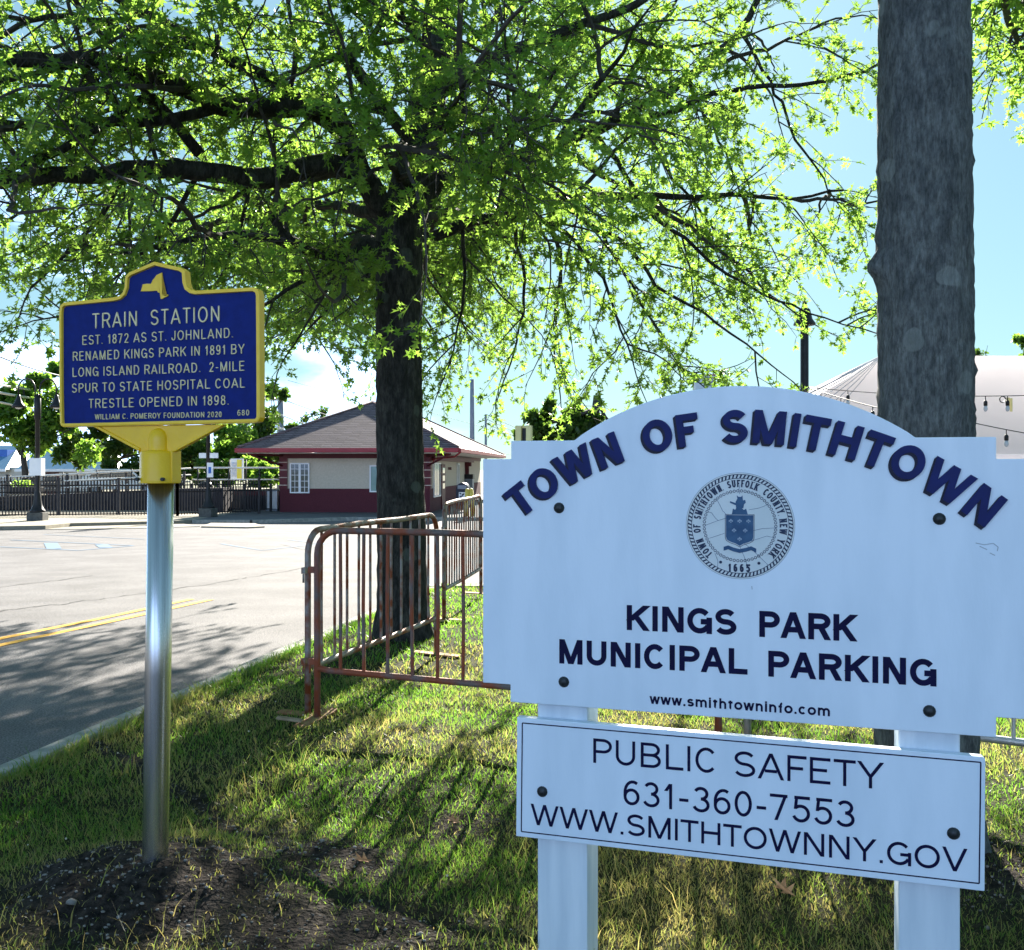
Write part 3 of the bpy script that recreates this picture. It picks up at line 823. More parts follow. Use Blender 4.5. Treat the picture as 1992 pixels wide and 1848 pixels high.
# ------------------------------------------------------------------ town parking sign
SO = Vector((.0162, 2.81, 0)); SROT = -math.atan2(.293, .9562); SU = .611
ps = thing('parking_sign', 'large white wooden town sign with arched top and navy lettering on two white posts', 'sign',
           SO+Vector((math.cos(SROT), math.sin(SROT), 0))*SU, SROT)
def su(p): return (p[0]-SU, p[1])
arc_c = (.611, .893); arc_r = .776
out = [(-.105,.829),(-.022,.829),(-.022,.779),(1.243,.779),(1.243,.829),(1.328,.829),(1.328,1.472),(1.243,1.472),(1.243,1.527),(1.056,1.527)]
a0 = math.atan2(1.527-arc_c[1], 1.056-arc_c[0]); a1 = math.pi-a0
out += [(arc_c[0]+arc_r*math.cos(a0+(a1-a0)*i/40), arc_c[1]+arc_r*math.sin(a0+(a1-a0)*i/40)) for i in range(1, 40)]
out += [(.166,1.527),(-.020,1.527),(-.020,1.475),(-.105,1.475)]
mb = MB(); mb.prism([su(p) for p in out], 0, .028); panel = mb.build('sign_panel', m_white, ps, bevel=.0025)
# heading round the arch: face, and the darker dropped shade behind it
cx, cy, rad = .611-SU, .567, .95
mb = []
text(mb, 'TOWN OF SMITHTOWN', -.648, .660, 0, .088, .104, -.007, .0, 0, gap=.03, space=.62, xf=arc_xf(cx, cy, rad))
for w_ in mb: w_.build('heading_lettering', m_blueletter, panel)
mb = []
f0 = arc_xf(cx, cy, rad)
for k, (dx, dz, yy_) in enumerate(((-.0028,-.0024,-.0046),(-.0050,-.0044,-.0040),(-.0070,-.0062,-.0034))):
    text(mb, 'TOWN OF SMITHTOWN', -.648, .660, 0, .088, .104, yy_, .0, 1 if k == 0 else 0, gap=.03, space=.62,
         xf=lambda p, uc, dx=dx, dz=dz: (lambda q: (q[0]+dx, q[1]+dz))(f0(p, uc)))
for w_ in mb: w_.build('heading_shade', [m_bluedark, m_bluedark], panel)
def line(parent, s, u0, u1, v0, cap, h, m, gap=.16, space=.42, y=-.0012):
    mb = MB(); text(mb, s, u0-SU, u1-SU, v0, cap, h, y, .0, gap=gap, space=space); return mb.build('lettering', m, parent)
line(panel, 'KINGS', .310, .614, 1.002, .0690, .105, m_navy, gap=.03)
line(panel, 'PARK', .666, .917, 1.001, .0690, .105, m_navy, gap=.02)
line(panel, 'MUNICIPAL', .118, .640, .8985, .0685, .105, m_navy, gap=.04)
line(panel, 'PARKING', .689, 1.108, .897, .0685, .105, m_navy, gap=.03)
line(panel, 'www.smithtowninfo.com', .378, .851, .803, .0275, .095, m_navy, gap=.05)
# seal
mb = MB()
sc_ = (.6195-SU, 1.295); RS = .143
def ringp(r0, r1, n=72, y=-.0006, mi=0):
    vs = [(sc_[0]+r*math.cos(2*math.pi*k/n), y, sc_[1]+r*math.sin(2*math.pi*k/n)) for r in (r0, r1) for k in range(n)]
    mb.add(vs, [(k, (k+1)%n, n+(k+1)%n, n+k) for k in range(n)], mi)
def poly(pts, y=-.0016, mi=1, rel=True):
    mb.prism([(sc_[0]+p[0], sc_[1]+p[1]) for p in pts], y, 0, mi, back=False)
def stroke(pts, w, y=-.0016, mi=1):
    for a, b in zip(pts[:-1], pts[1:]):
        d = (b[0]-a[0], b[1]-a[1]); l = math.hypot(*d) or 1; nx_, ny_ = -d[1]/l*w/2, d[0]/l*w/2
        poly([(a[0]+nx_,a[1]+ny_),(b[0]+nx_,b[1]+ny_),(b[0]-nx_,b[1]-ny_),(a[0]-nx_,a[1]-ny_)], y, mi)
mb.prism([(sc_[0]+.1425*math.cos(2*math.pi*k/96), sc_[1]+.1425*math.sin(2*math.pi*k/96)) for k in range(96)], -.0005, 0, 0, back=False)
ringp(.1415, .1425, 96, -.0009, 2)
ringp(.1365, .1382, 96, -.0010, 1); ringp(.1262, .1278, 96, -.0010, 1)
for k in range(84):        # rope
    a = 2*math.pi*k/84; q = []
    for r, da in ((.1275,-.010),(.1275,.022),(.1372,.052),(.1372,.020)):
        q.append((r*math.cos(-a-da), r*math.sin(-a-da)))
    poly(q, -.0013, 1)
for k in range(62):        # beads
    a = 2*math.pi*k/62; c_ = (.0935*math.cos(a), .0935*math.sin(a))
    pts = [(c_[0]+.0034*math.cos(j*math.pi/4), c_[1]+.0034*math.sin(j*math.pi/4)) for j in range(9)]
    stroke(pts, .0014, -.0014)
xf = arc_xf(sc_[0], sc_[1], .1035)
def ang(d): return R(d)*.1035
def xfa(s, d0, d1, cap=.0195): text(mb, s, ang(d0), ang(d1), 0, cap, .095, -.0017, 0, 1, gap=.12, space=.3, xf=xf, serif=True)
xfa('TOWN', -137, -109); xfa('OF', -101, -89); xfa('SMITHTOWN,', -82, -23); xfa('SUFFOLK', -17, 26); xfa('COUNTY,', 34, 74.5); xfa('NEW', 79, 101); xfa('YORK', 107, 135)
text(mb, '1665', sc_[0]-.030, sc_[0]+.028, sc_[1]-.1235, .0215, .11, -.0017, 0, 1, gap=.3)
for s in (-1, 1): poly([(s*.050+.004*math.cos(j*math.pi/5), -.0985+.004*math.sin(j*math.pi/5)) for j in range(10)])
sh = [(-.0355,.0285),(.0355,.0285),(.0355,-.030),(.033,-.0375),(.024,-.043),(.010,-.0475),(0,-.0535),(-.010,-.0475),(-.024,-.043),(-.033,-.0375),(-.0355,-.030)]
stroke([(p[0]*1.06, p[1]*1.06) for p in sh]+[(sh[0][0]*1.06, sh[0][1]*1.06)], .0012, -.0014)
poly(sh, -.0018, 3)
for fx_, fz in ((-.023,.013),(0,.013),(.023,.013),(-.0145,-.012),(.0145,-.012),(0,-.035)):   # small lily flowers
    for dx, dz, rr in ((0,.0022,.0026),(-.0038,-.0004,.0022),(.0038,-.0004,.0022),(0,-.0036,.0018)):
        poly([(fx_+dx+rr*math.cos(j*math.pi/3), fz+dz+rr*1.2*math.sin(j*math.pi/3)) for j in range(6)], -.0020, 4)
# crest: a beast's head and arm above a crown
poly([(-.0205,.030),(-.0175,.046),(-.012,.0425),(-.009,.047),(.006,.047),(.011,.0425),(.017,.046),(.0215,.030)], -.0015, 3)
poly([(-.009,.047),(-.0105,.064),(-.006,.072),(-.0075,.0815),(-.003,.0775),(.004,.0775),(.0075,.0815),(.008,.072),(.012,.060),(.0095,.047)], -.0017, 3)
poly([(-.009,.060),(-.0245,.0655),(-.0255,.0615),(-.016,.0575),(-.009,.054)], -.0016, 3)
poly([(.009,.068),(.0145,.0695),(.016,.062),(.012,.058),(.009,.058)], -.0016, 3)
bn = [(-.042,-.057),(-.030,-.053),(-.016,-.0585),(0,-.062),(.016,-.0585),(.030,-.054),(.043,-.060)]
bl = [(x, z-.0105) for x, z in bn]
for i in range(6): poly([bn[i], bn[i+1], bl[i+1], bl[i]], -.0017-.00002*i, 3)
# cracked vinyl
for pts in ([(-.060,.070),(-.052,.055),(-.045,.040),(-.035,.030)],[(-.083,.036),(-.074,.034),(-.064,.020),(-.056,.013)],[(-.09,.0),(-.060,.012),(-.036,.020)],[(.024,.043),(.05,.048),(.073,.057)],[(.036,-.012),(.060,-.006),(.095,-.004)],
            [(.012,-.046),(.04,-.070),(.075,-.104)],[(0,-.054),(.013,-.085),(.022,-.112)],[(-.065,-.075),(-.057,-.095),(-.058,-.112)],[(.03,-.04),(.05,-.033),(.07,-.026),(.09,-.030)],[(-.08,-.035),(-.06,-.028),(-.04,-.021)],[(0,.085),(-.002,.098),(.001,.11)]):
    stroke(pts, .0009, -.0012, 3)
mb.build('seal', [m_seal, m_sealink, m_pale, m_sealmid, m_pale], panel)
def bolt(u, v, parent):
    mb = MB(); mb.lathe([(.0155,0),(.0155,.002),(.0125,.006),(.006,.0088),(.001,.0095)], n=14)
    o = mb.build('bolt', m_bolt, parent); o.location = (u-SU, 0, v); o.rotation_euler = (R(90), 0, 0)
for u, v in ((.122,1.337),(1.112,1.321),(.136,.847),(1.089,.834)): bolt(u, v, panel)
mb = MB()
for pts in ([(1.196,1.262),(1.215,1.258),(1.236,1.262),(1.247,1.253),(1.245,1.243)],[(1.205,1.254),(1.222,1.246)],[(1.228,1.238),(1.240,1.232)],[(.651,1.135),(.652,1.126)]):
    for a, b in zip(pts[:-1], pts[1:]):
        d = (b[0]-a[0], b[1]-a[1]); l = math.hypot(*d); nx_, nz_ = -d[1]/l*.0011, d[0]/l*.0011
        mb.prism([su(p) for p in [(a[0]+nx_,a[1]+nz_),(b[0]+nx_,b[1]+nz_),(b[0]-nx_,b[1]-nz_),(a[0]-nx_,a[1]-nz_)]], -.0006, 0, back=False)
mb.build('scuff_mark', mat('scuff', (.32,.38,.44), (.42,.48,.55)), panel)['kind'] = 'stuff'
# lower board
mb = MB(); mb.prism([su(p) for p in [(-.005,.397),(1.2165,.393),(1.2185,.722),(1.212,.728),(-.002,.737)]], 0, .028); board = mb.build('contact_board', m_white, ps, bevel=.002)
mb = MB(); w = .0032
bc = [su(p) for p in [(.011,.412),(1.204,.4115),(1.2075,.7145),(.014,.722)]]
for a, b in zip(bc, bc[1:]+bc[:1]):
    d = (b[0]-a[0], b[1]-a[1]); l = math.hypot(*d); nx_, ny_ = -d[1]/l*w/2, d[0]/l*w/2
    mb.prism([(a[0]+nx_,a[1]+ny_),(b[0]+nx_,b[1]+ny_),(b[0]-nx_,b[1]-ny_),(a[0]-nx_,a[1]-ny_)], -.0007-.0001*(a[0]>b[0]), 0)
mb.build('border_line', m_navy, board)
line(board, 'PUBLIC', .216, .563, .627, .068, .058, m_navy, gap=.10)
line(board, 'SAFETY', .602, .981, .625, .068, .058, m_navy, gap=.05)
line(board, '631-360-7553', .303, .913, .519, .0685, .058, m_navy, gap=.07)
line(board, 'WWW.SMITHTOWNNY.GOV', .039, 1.177, .4355, .059, .064, m_navy, gap=.05)
bolt(.073, .532, board); bolt(1.145, .530, board)
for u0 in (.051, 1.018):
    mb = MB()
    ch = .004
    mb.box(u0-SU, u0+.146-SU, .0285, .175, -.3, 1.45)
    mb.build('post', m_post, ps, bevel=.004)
mb = MB(); mb.box(-.018-SU+.002,.030-SU,.045,.05,1.40,1.572); mb.box(-.018-SU+.002,-.0135-SU+.014,.03,.0455,1.40,1.572); mb.box(.016-SU,.030-SU,.03,.0455,1.40,1.572)
mb.build('channel_bracket', m_cream, ps)
mb = MB(); mb.box(-.0005-SU,.0145-SU,.0438,.0449,1.40,1.565); mb.build('channel_slot', m_black, ps)

# ------------------------------------------------------------------ crowd barriers
def barrier(name, label, p0, p1, m, nb=16, h=1.09, low=.285, rr=.019, foot0=True, rb=.0088):
    p0 = Vector(p0); p1 = Vector(p1); L = (Vector((p1.x,p1.y,0))-Vector((p0.x,p0.y,0))).length
    a = math.atan2(p1.y-p0.y, p1.x-p0.x)
    t = thing(name, label, 'barrier', p0, a, 'rusty steel crowd barriers by the oak')
    dz = p1.z-p0.z
    zz = lambda x: dz*x/L
    mb = MB(); c = .14
    pts = [(0,0,.0),(0,0,.4),(0,0,h-c)]
    for k in range(1, 7):
        q = math.pi/2*k/6; pts.append((c-c*math.cos(q), 0, h-c+c*math.sin(q)))
    pts += [(L*.33, 0, h+.004+zz(L*.33)), (L*.66,0,h-.003+zz(L*.66))]
    for k in range(0, 7):
        q = math.pi/2*k/6; pts.append((L-c+c*math.sin(q), 0, h-c+c*math.cos(q)+dz))
    pts += [(L,0,.4+dz),(L,0,dz)]
    mb.tube(pts, rr, 10); mb.build('frame', m, t)
    mb = MB(); mb.tube([(0,0,low+.01),(.08,0,low),(L*.5,0,low-.006+zz(L/2)),(L-.08,0,low+dz),(L,0,low+.01+dz)], rr*.95, 10); mb.build('bottom_rail', m, t)
    for k in range(nb):
        x = L*(k+1)/(nb+1)
        top = h if c < x < L-c else h-c+math.sqrt(max(0, c*c-(c-min(x,L-x))**2))
        w = random.uniform(-.004,.004)
        mb = MB(); mb.tube([(x,0,low+zz(x)),(x+w,w,.65+zz(x)),(x,0,top-.002+zz(x))], rb, 8, caps=False); mb.build('bar', m, t)
    for x in (0, L):
        if x == 0 and not foot0: continue
        z = dz*x/L
        mb = MB()
        mb.add([(x-.04,-.19,z-.004),(x+.04,-.19,z-.004),(x+.04,.19,z+.01),(x-.04,.19,z+.01),(x-.04,-.19,z+.006),(x+.04,-.19,z+.006),(x+.04,.19,z+.02),(x-.04,.19,z+.02)],
               [(3,2,1,0),(4,5,6,7),(0,1,5,4),(1,2,6,5),(2,3,7,6),(3,0,4,7)])
        mb.build('foot', m_rustfoot, t)
    for z in (.33, .86):
        mb = MB(); mb.box(-.055,-.015,-.012,.012,z-.018,z+.018); mb.tube([(-.05,0,z-.02),(-.05,0,z-.07)], .006, 6); mb.build('hook', m, t)
    return t
barrier('crowd_barrier', 'rusty red crowd barrier running behind the left edge of the white sign', (-1.125,5.68,0), (1.02,4.86,.0), m_rust, nb=14, rb=.0105)
barrier('crowd_barrier', 'rust stained barrier angled away past the oak trunk towards the lot', (-1.20,5.78,-.01), (-.585,7.62,0), m_rust2, nb=11, rb=.0095)
barrier('crowd_barrier', 'farthest rusty barrier with close set bars, beyond the oak', (-.64,9.25,.02), (-.345,10.9,.05), m_rust2, nb=15)
barrier('crowd_barrier', 'bare galvanised barrier seen under the right end of the white sign', (1.15,4.80,0), (2.42,4.02,0), m_galv, nb=8)

# ------------------------------------------------------------------ trees
def smooth_path(pts, step=.14, jit=.012):
    P = [np.array(p, float) for p in pts]
    P = [2*P[0]-P[1]]+P+[2*P[-1]-P[-2]]
    out = []
    for i in range(1, len(P)-2):
        n = max(2, int(np.linalg.norm(P[i+1]-P[i])/step))
        for k in range(n):
            t = k/n
            q = .5*((2*P[i])+(-P[i-1]+P[i+1])*t+(2*P[i-1]-5*P[i]+4*P[i+1]-P[i+2])*t*t+(-P[i-1]+3*P[i]-3*P[i+1]+P[i+2])*t**3)
            out.append(q+rng.normal(0, jit, 3)*(1 if len(out) else 0))
    out.append(P[-2])
    return out
from mathutils import noise as mnoise
def clump(p, off=0.0):
    return mnoise.noise(Vector((p[0]*.95+off, p[1]*.95, p[2]*1.25)))
class Twigs:
    "all thin branches of one crown as triangles, plus its leaves"
    def __init__(s): s.v = []; s.t = []; s.n = 0; s.lp = []; s.ld = []; s.ll = []; s.lt = []
    def tube(s, pts, r0, r1, n=4):
        m = len(pts); b = s.n
        pts = np.asarray(pts)
        tan = np.gradient(pts, axis=0); tan /= np.linalg.norm(tan, axis=1)[:, None]+1e-9
        ref = np.array([.31, .17, .93]); a = np.cross(tan, ref); a /= np.linalg.norm(a, axis=1)[:, None]+1e-9
        c = np.cross(tan, a)
        rad = np.linspace(r0, r1, m)[:, None]
        rings = [pts+rad*(a*math.cos(2*math.pi*k/n)+c*math.sin(2*math.pi*k/n)) for k in range(n)]
        s.v.append(np.stack(rings, 1).reshape(-1, 3)); s.n += m*n
        for i in range(m-1):
            for k in range(n):
                k2 = (k+1) % n
                A, B, C, D = b+i*n+k, b+i*n+k2, b+(i+1)*n+k2, b+(i+1)*n+k
                s.t.append((A, B, C)); s.t.append((A, C, D))
    def leaf(s, p, d, l, tone): s.lp.append(p); s.ld.append(d); s.ll.append(l); s.lt.append(tone)
def unit(v): return v/(np.linalg.norm(v)+1e-9)
def grow(tw, limb, t0=.2, gap=.24, L=(.6, 1.5), dens=1.0, droop=.10, leafgap=.05, lsize=(.055, .118)):
    P = limb; seg = [np.linalg.norm(P[i+1]-P[i]) for i in range(len(P)-1)]; tot = sum(seg)
    s = t0*tot if t0 < 1 else t0
    acc = np.concatenate([[0], np.cumsum(seg)])
    while s < tot:
        i = min(len(seg)-1, int(np.searchsorted(acc, s)-1)); i = max(i, 0)
        p = P[i]+(P[i+1]-P[i])*((s-acc[i])/max(seg[i], 1e-6)); T = unit(P[i+1]-P[i])
        N = unit(np.cross(T, rng.normal(0, 1, 3)))
        d = unit(T*.65+N*.9+np.array([0, 0, -.05]))
        ln = rng.uniform(*L)*(1.05-.45*s/tot)
        if clump(p+d*ln*.6) > -.13 and not (p[1] > 3.4 and (p+d*ln)[2] < 3.1+.04*p[1]) and not (p[0] < -.35 and min(p[2], (p+d*ln)[2]) < 2.62): spray(tw, p, d, ln, dens, droop, leafgap, lsize)
        s += rng.exponential(gap)*.8+gap*.3
    spray(tw, P[-1], unit(P[-1]-P[-2]), L[0], dens, droop, leafgap, lsize)
def spray(tw, p, d, ln, dens, droop, leafgap, lsize):
    n = max(4, int(ln/.16)); q = [p]; dd = d.copy()
    for k in range(n):
        dd = unit(dd+rng.normal(0, .13, 3)+np.array([0, 0, -droop*.6])); q.append(q[-1]+dd*ln/n)
    tw.tube(q, .004+.006*ln, .0028, 4)
    tone0 = rng.uniform(-.15, .2)+.45*clump(p, 40.)
    k = ln*.12
    side = 1
    while k < ln:
        i = min(n-1, int(k/ln*n)); T = unit(q[i+1]-q[i]); b = q[i]+(q[i+1]-q[i])*(k/ln*n-i)
        N = unit(np.cross(T, rng.normal(0, 1, 3)+np.array([0, 0, 1.2*side]))); side = -side
        d2 = unit(T*.7+N*.8+np.array([0, 0, -droop]))
        l2 = rng.uniform(.16, .50)*(1.1-.5*k/ln)
        tq = [b]; e = d2
        for j in range(3):
            e = unit(e+rng.normal(0, .16, 3)+np.array([0, 0, -droop])); tq.append(tq[-1]+e*l2/3)
        tw.tube(tq, .0035, .0016, 3)
        m = l2*.2
        while m < l2:
            if rng.random() < dens:
                jx = min(2, int(m/l2*3)); c = tq[jx]+(tq[jx+1]-tq[jx])*(m/l2*3-jx)
                tw.leaf(c, unit(unit(tq[jx+1]-tq[jx])*.5+rng.normal(0, .55, 3)+np.array([0, 0, -.2])), rng.uniform(*lsize), np.clip(tone0+rng.uniform(.1, .8), 0, 1))
            m += leafgap*rng.uniform(.5, 1.5)
        for _ in range(4):
            if rng.random() < dens:
                tw.leaf(tq[-1], unit(e*.8+rng.normal(0, .6, 3)), rng.uniform(*lsize), np.clip(tone0+rng.uniform(.1, .9), 0, 1))
        k += rng.uniform(.09, .19)
# lobed leaf: x across, y along, z fold
LV = np.array([(0,0,0),(.055,.22,.01),(.33,.34,.10),(.075,.43,.015),(.30,.70,.09),(.07,.68,.015),(0,1.0,-.04),
               (-.055,.22,.01),(-.33,.34,.10),(-.075,.43,.015),(-.30,.70,.09),(-.07,.68,.015)])
LT = np.array([(0,1,3),(0,3,5),(0,5,6),(1,2,3),(3,4,5),(0,9,7),(0,11,9),(0,6,11),(7,9,8),(9,11,10)])
CV = np.array([(0,0,0),(.30,.30,.05),(.24,.72,.05),(0,1,0),(-.26,.68,.05),(-.30,.28,.05)])
CT = np.array([(0,1,3),(1,2,3),(0,3,5),(3,4,5)])
def leaves_mesh(P, D, Ls, tone, LV=LV, LT=LT):
    P = np.asarray(P); D = np.asarray(D); Ls = np.asarray(Ls)[:, None, None]; n = len(P)
    up = rng.normal(0, .55, (n, 3))+np.array([0, 0, 1.0])
    X = np.cross(D, up); X /= np.linalg.norm(X, axis=1)[:, None]+1e-9
    Z = np.cross(X, D)
    V = P[:, None, :]+Ls*(LV[None, :, 0:1]*X[:, None, :]+LV[None, :, 1:2]*D[:, None, :]+LV[None, :, 2:3]*Z[:, None, :])
    T = LT[None]+np.arange(n)[:, None, None]*len(LV)
    c = np.repeat(np.asarray(tone), len(LV)); col = np.stack([c, c, c, np.ones_like(c)], 1)
    return V.reshape(-1, 3), T.reshape(-1, 3), col
def crown(tw, parent, m, name='crown'):
    V, T, col = leaves_mesh(tw.lp, tw.ld, tw.ll, tw.lt)
    bv = np.concatenate(tw.v); bt = np.asarray(tw.t)
    nb = len(bv)
    VV = np.concatenate([bv, V]); TT = np.concatenate([bt, T+nb])
    cc = np.concatenate([np.tile([.2, .2, .2, 1.], (nb, 1)), col])
    mi = np.concatenate([np.zeros(len(bt), int), np.ones(len(T), int)])
    return np_mesh(name, VV, TT, [m_twig, m], parent, cc, mi)
def limb_obj(parent, path, r0, r1, m, name='limb', n=9, pw=1.0):
    mb = MB(); k = len(path)
    rad = [r1+(r0-r1)*(1-i/(k-1))**pw for i in range(k)]
    mb.tube(path, rad, n, jit=.05); return mb.build(name, m, parent)
def trunk_mesh(parent, pts, rads, m, seg=.06, n=30, rough=.03, roots=5, flare=.5, knots=()):
    P = smooth_path(pts, seg, .0); tot = len(P)
    rz = np.interp(np.linspace(0, 1, tot), np.linspace(0, 1, len(rads)), rads)
    base = P[0][2]
    V = []; F = []
    ph = rng.uniform(0, 6.28, 8)
    for i, p in enumerate(P):
        z = p[2]
        for k in range(n):
            a = 2*math.pi*k/n
            r = rz[i]*(1+rough*.8*math.sin(3*a+ph[0]+z*.9)+rough*.5*math.sin(7*a+ph[1]+z*2.1)+rough*.9*float(rng.normal())*.55)
            fl = max(0, 1-(z-base)/.5)
            r *= 1+flare*fl**2.2*(.55+.65*max(0, math.sin(roots*a+ph[2])+.35*math.sin(2*a+ph[3])))
            for (ka, kz, kr, kh) in knots:
                da = (a-ka+math.pi) % (2*math.pi)-math.pi
                r += kh*math.exp(-(da*rz[i]/kr)**2-((z-kz)/kr)**2)
            V.append((p[0]+r*math.cos(a), p[1]+r*math.sin(a), p[2]))
    for i in range(tot-1):
        for k in range(n):
            k2 = (k+1) % n; F.append((i*n+k, i*n+k2, (i+1)*n+k2, (i+1)*n+k))
    mb = MB(); mb.add(V, F, 0, True); return mb.build('trunk', m, parent)

# --- the oak in the middle
oak = thing('oak_tree', 'big spreading oak with dark trunk rising behind the rusty barriers, its crown over the drive', 'tree', at(785, 1242, 8.45))
OB = oak.location.copy()
def px3(l, base): return [np.array(at(*p)-base) for p in l]
t_pts = px3([(786,1262,8.45),(785,1200,8.45),(783,1120,8.45),(781,1000,8.45),(778,800,8.45),(776,640,8.45),(776,520,8.45),(779,440,8.47),(800,370,8.55),(815,300,8.62),(830,200,8.8),(850,80,9.0),(860,-100,9.2),(850,-320,9.3)], OB)
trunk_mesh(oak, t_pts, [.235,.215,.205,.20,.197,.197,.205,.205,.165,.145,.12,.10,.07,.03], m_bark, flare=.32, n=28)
limbs = [
 ([(775,452,8.45),(738,392,8.35),(700,340,8.2),(640,325,8.0),(560,335,7.8),(480,345,7.6),(390,332,7.3),(250,332,7.0),(150,342,6.7),(0,345,6.4),(-90,350,6.2)], .135, .05, .25),
 ([(700,340,8.2),(668,262,8.0),(640,205,7.8),(550,212,7.6),(430,208,7.3),(330,162,7.0),(220,130,6.8),(60,113,6.5),(-90,105,6.2)], .115, .055, .2),
 ([(430,208,7.3),(330,230,7.1),(200,240,6.9),(100,245,6.7),(-40,240,6.5)], .05, .025, .2),
 ([(390,300,7.2),(300,190,7.0),(240,215,6.8),(120,290,6.6),(20,330,6.4),(-60,380,6.3)], .05, .025, .2),
 ([(668,262,8.0),(560,180,7.7),(420,100,7.3),(330,50,7.1),(200,-20,6.9),(60,-60,6.7)], .075, .04, .2),
 ([(420,100,7.3),(300,75,7.0),(150,40,6.8),(0,30,6.6)], .045, .02, .1),
 ([(778,490,8.4),(730,482,8.3),(690,492,8.2),(600,488,7.9),(550,450,7.7),(530,420,7.6)], .085, .04, .3),
 ([(600,488,7.9),(500,455,7.6),(430,460,7.3),(330,472,7.0),(240,492,6.8)], .05, .018, .1),
 ([(690,492,8.2),(650,522,8.1),(560,562,7.9),(500,600,7.7)], .035, .014, .1),
 ([(735,505,8.6),(690,560,8.7),(640,600,8.9),(600,640,9.1)], .03, .012, .1),
 ([(785,455,8.45),(850,362,8.6),(950,322,8.7),(1000,310,8.75),(1080,285,8.9),(1200,235,9.1),(1340,150,9.4),(1440,60,9.6),(1500,-40,9.7)], .095, .034, .25),
 ([(783,475,8.5),(900,440,8.7),(996,415,8.8),(1060,384,8.9),(1276,384,9.2),(1420,380,9.4),(1545,384,9.6),(1640,370,9.7)], .065, .014, .3),
 ([(1200,235,9.1),(1290,222,9.1),(1420,175,9.15),(1560,160,9.2),(1645,150,9.3),(1740,115,9.4)], .04, .014, .15),
 ([(1150,256,9.0),(1180,290,9.0),(1216,342,9.0),(1276,420,9.0),(1336,465,9.05),(1386,515,9.1),(1446,550,9.1),(1516,585,9.2),(1600,620,9.2),(1680,640,9.2)], .032, .007, .15),
 ([(1060,384,8.9),(1121,415,8.8),(1171,450,8.75),(1221,475,8.7),(1276,555,8.7),(1336,590,8.7),(1396,625,8.7),(1450,668,8.7),(1500,710,8.7)], .032, .008, .15),
 ([(996,415,8.8),(1046,425,8.6),(1096,450,8.5),(1146,510,8.4),(1186,575,8.35),(1211,640,8.3),(1230,700,8.3)], .03, .008, .15),
 ([(1200,235,9.1),(1246,245,9.4),(1286,300,9.6),(1306,350,9.7),(1346,390,9.8),(1406,475,9.9),(1446,550,9.9)], .026, .008, .15),
 ([(1340,150,9.4),(1371,225,9.7),(1421,325,9.9),(1450,400,10.0)], .022, .008, .1),
 ([(1440,60,9.6),(1521,200,10.0),(1546,270,10.1),(1586,325,10.2),(1650,420,10.3)], .024, .008, .1),
 ([(830,200,8.8),(950,120,8.7),(1100,60,8.7),(1250,0,8.8),(1350,-80,8.9)], .075, .03, .15),
 ([(815,300,8.62),(760,220,8.4),(700,150,8.2),(620,20,8.0),(560,-80,7.9)], .075, .035, .15),
 ([(840,150,8.9),(930,70,9.3),(1000,0,9.7),(1080,-90,10)], .05, .025, .15),
 ([(900,440,8.7),(905,560,8.9),(890,640,9.0),(870,720,9.1)], .022, .008, .2),
 ([(996,415,8.8),(1020,540,9.2),(1010,640,9.5),(980,740,9.8)], .024, .008, .2),
 ([(1060,384,8.9),(1090,520,9.3),(1080,650,9.7),(1090,770,10.0)], .024, .008, .2),
 ([(1171,450,8.75),(1230,560,9.2),(1290,660,9.5),(1340,730,9.6)], .02, .008, .2),
 # limbs reaching back over the lawn and the lot
 ([(779,440,8.47),(840,420,9.5),(900,410,10.8),(960,430,12.2),(990,460,13.4),(1000,520,14.2)], .050, .02, .2),
 ([(776,500,8.5),(720,470,9.8),(640,480,11.2),(560,500,12.6),(510,480,14.6),(480,450,16.6)], .085, .02, .2),
 ([(779,450,8.47),(760,400,9.8),(740,420,11.4),(700,450,13.0),(680,470,15.0),(690,500,16.5)], .085, .02, .2),
 ([(800,370,8.55),(900,330,10.0),(1040,330,11.6),(1160,370,13.0),(1260,430,14.0)], .044, .02, .2),
 ([(779,430,8.47),(640,400,9.4),(480,420,10.4),(340,460,11.4),(220,520,12.2)], .075, .02, .2),
 ([(776,500,8.5),(760,470,10.5),(740,480,12.5),(720,500,14.5),(690,520,16.5)], .075, .02, .3),
 ([(740,480,12.5),(690,530,13.8),(630,590,15.2),(590,600,16.5)], .046, .012, .2),
 ([(779,450,8.47),(790,430,11.0),(795,450,13.5),(800,480,16.0),(790,490,18.0)], .075, .02, .3),
 ([(790,430,11.0),(830,500,12.5),(850,560,14.0)], .046, .012, .2),
 ([(812,320,8.6),(850,255,7.9),(885,205,7.2),(905,170,6.6),(915,140,6.1)], .05, .012, .2),
 ([(800,370,8.55),(760,325,7.8),(735,290,7.1),(720,250,6.5)], .046, .012, .2),
 ([(950,322,8.7),(1000,250,8.1),(1050,185,7.5),(1085,130,6.9)], .046, .012, .2),
 ([(845,110,8.95),(800,60,8.2),(780,10,7.4),(770,-40,6.8)], .05, .012, .1),
 ([(1080,285,8.9),(1150,180,8.6),(1210,100,8.3),(1260,20,8.0)], .046, .012, .1),
 ([(690,480,10.4),(640,560,11.0),(600,620,11.4),(640,690,11.6)], .03, .009, .15),
 ([(560,520,12.6),(420,520,12.8),(300,540,13.0),(200,580,13.2)], .03, .009, .1),
 ([(250,332,7.0),(190,420,7.0),(120,500,7.1),(60,560,7.2)], .026, .009, .1),
 ([(390,332,7.3),(340,420,7.4),(270,500,7.6),(200,560,7.7)], .026, .009, .1),
 ([(480,345,7.6),(470,430,7.8),(440,520,8.0),(400,590,8.2)], .024, .009, .1),
 ([(1160,370,13.0),(1300,420,13.2),(1420,500,13.4),(1500,600,13.6)], .03, .008, .1),
]
tw = Twigs()
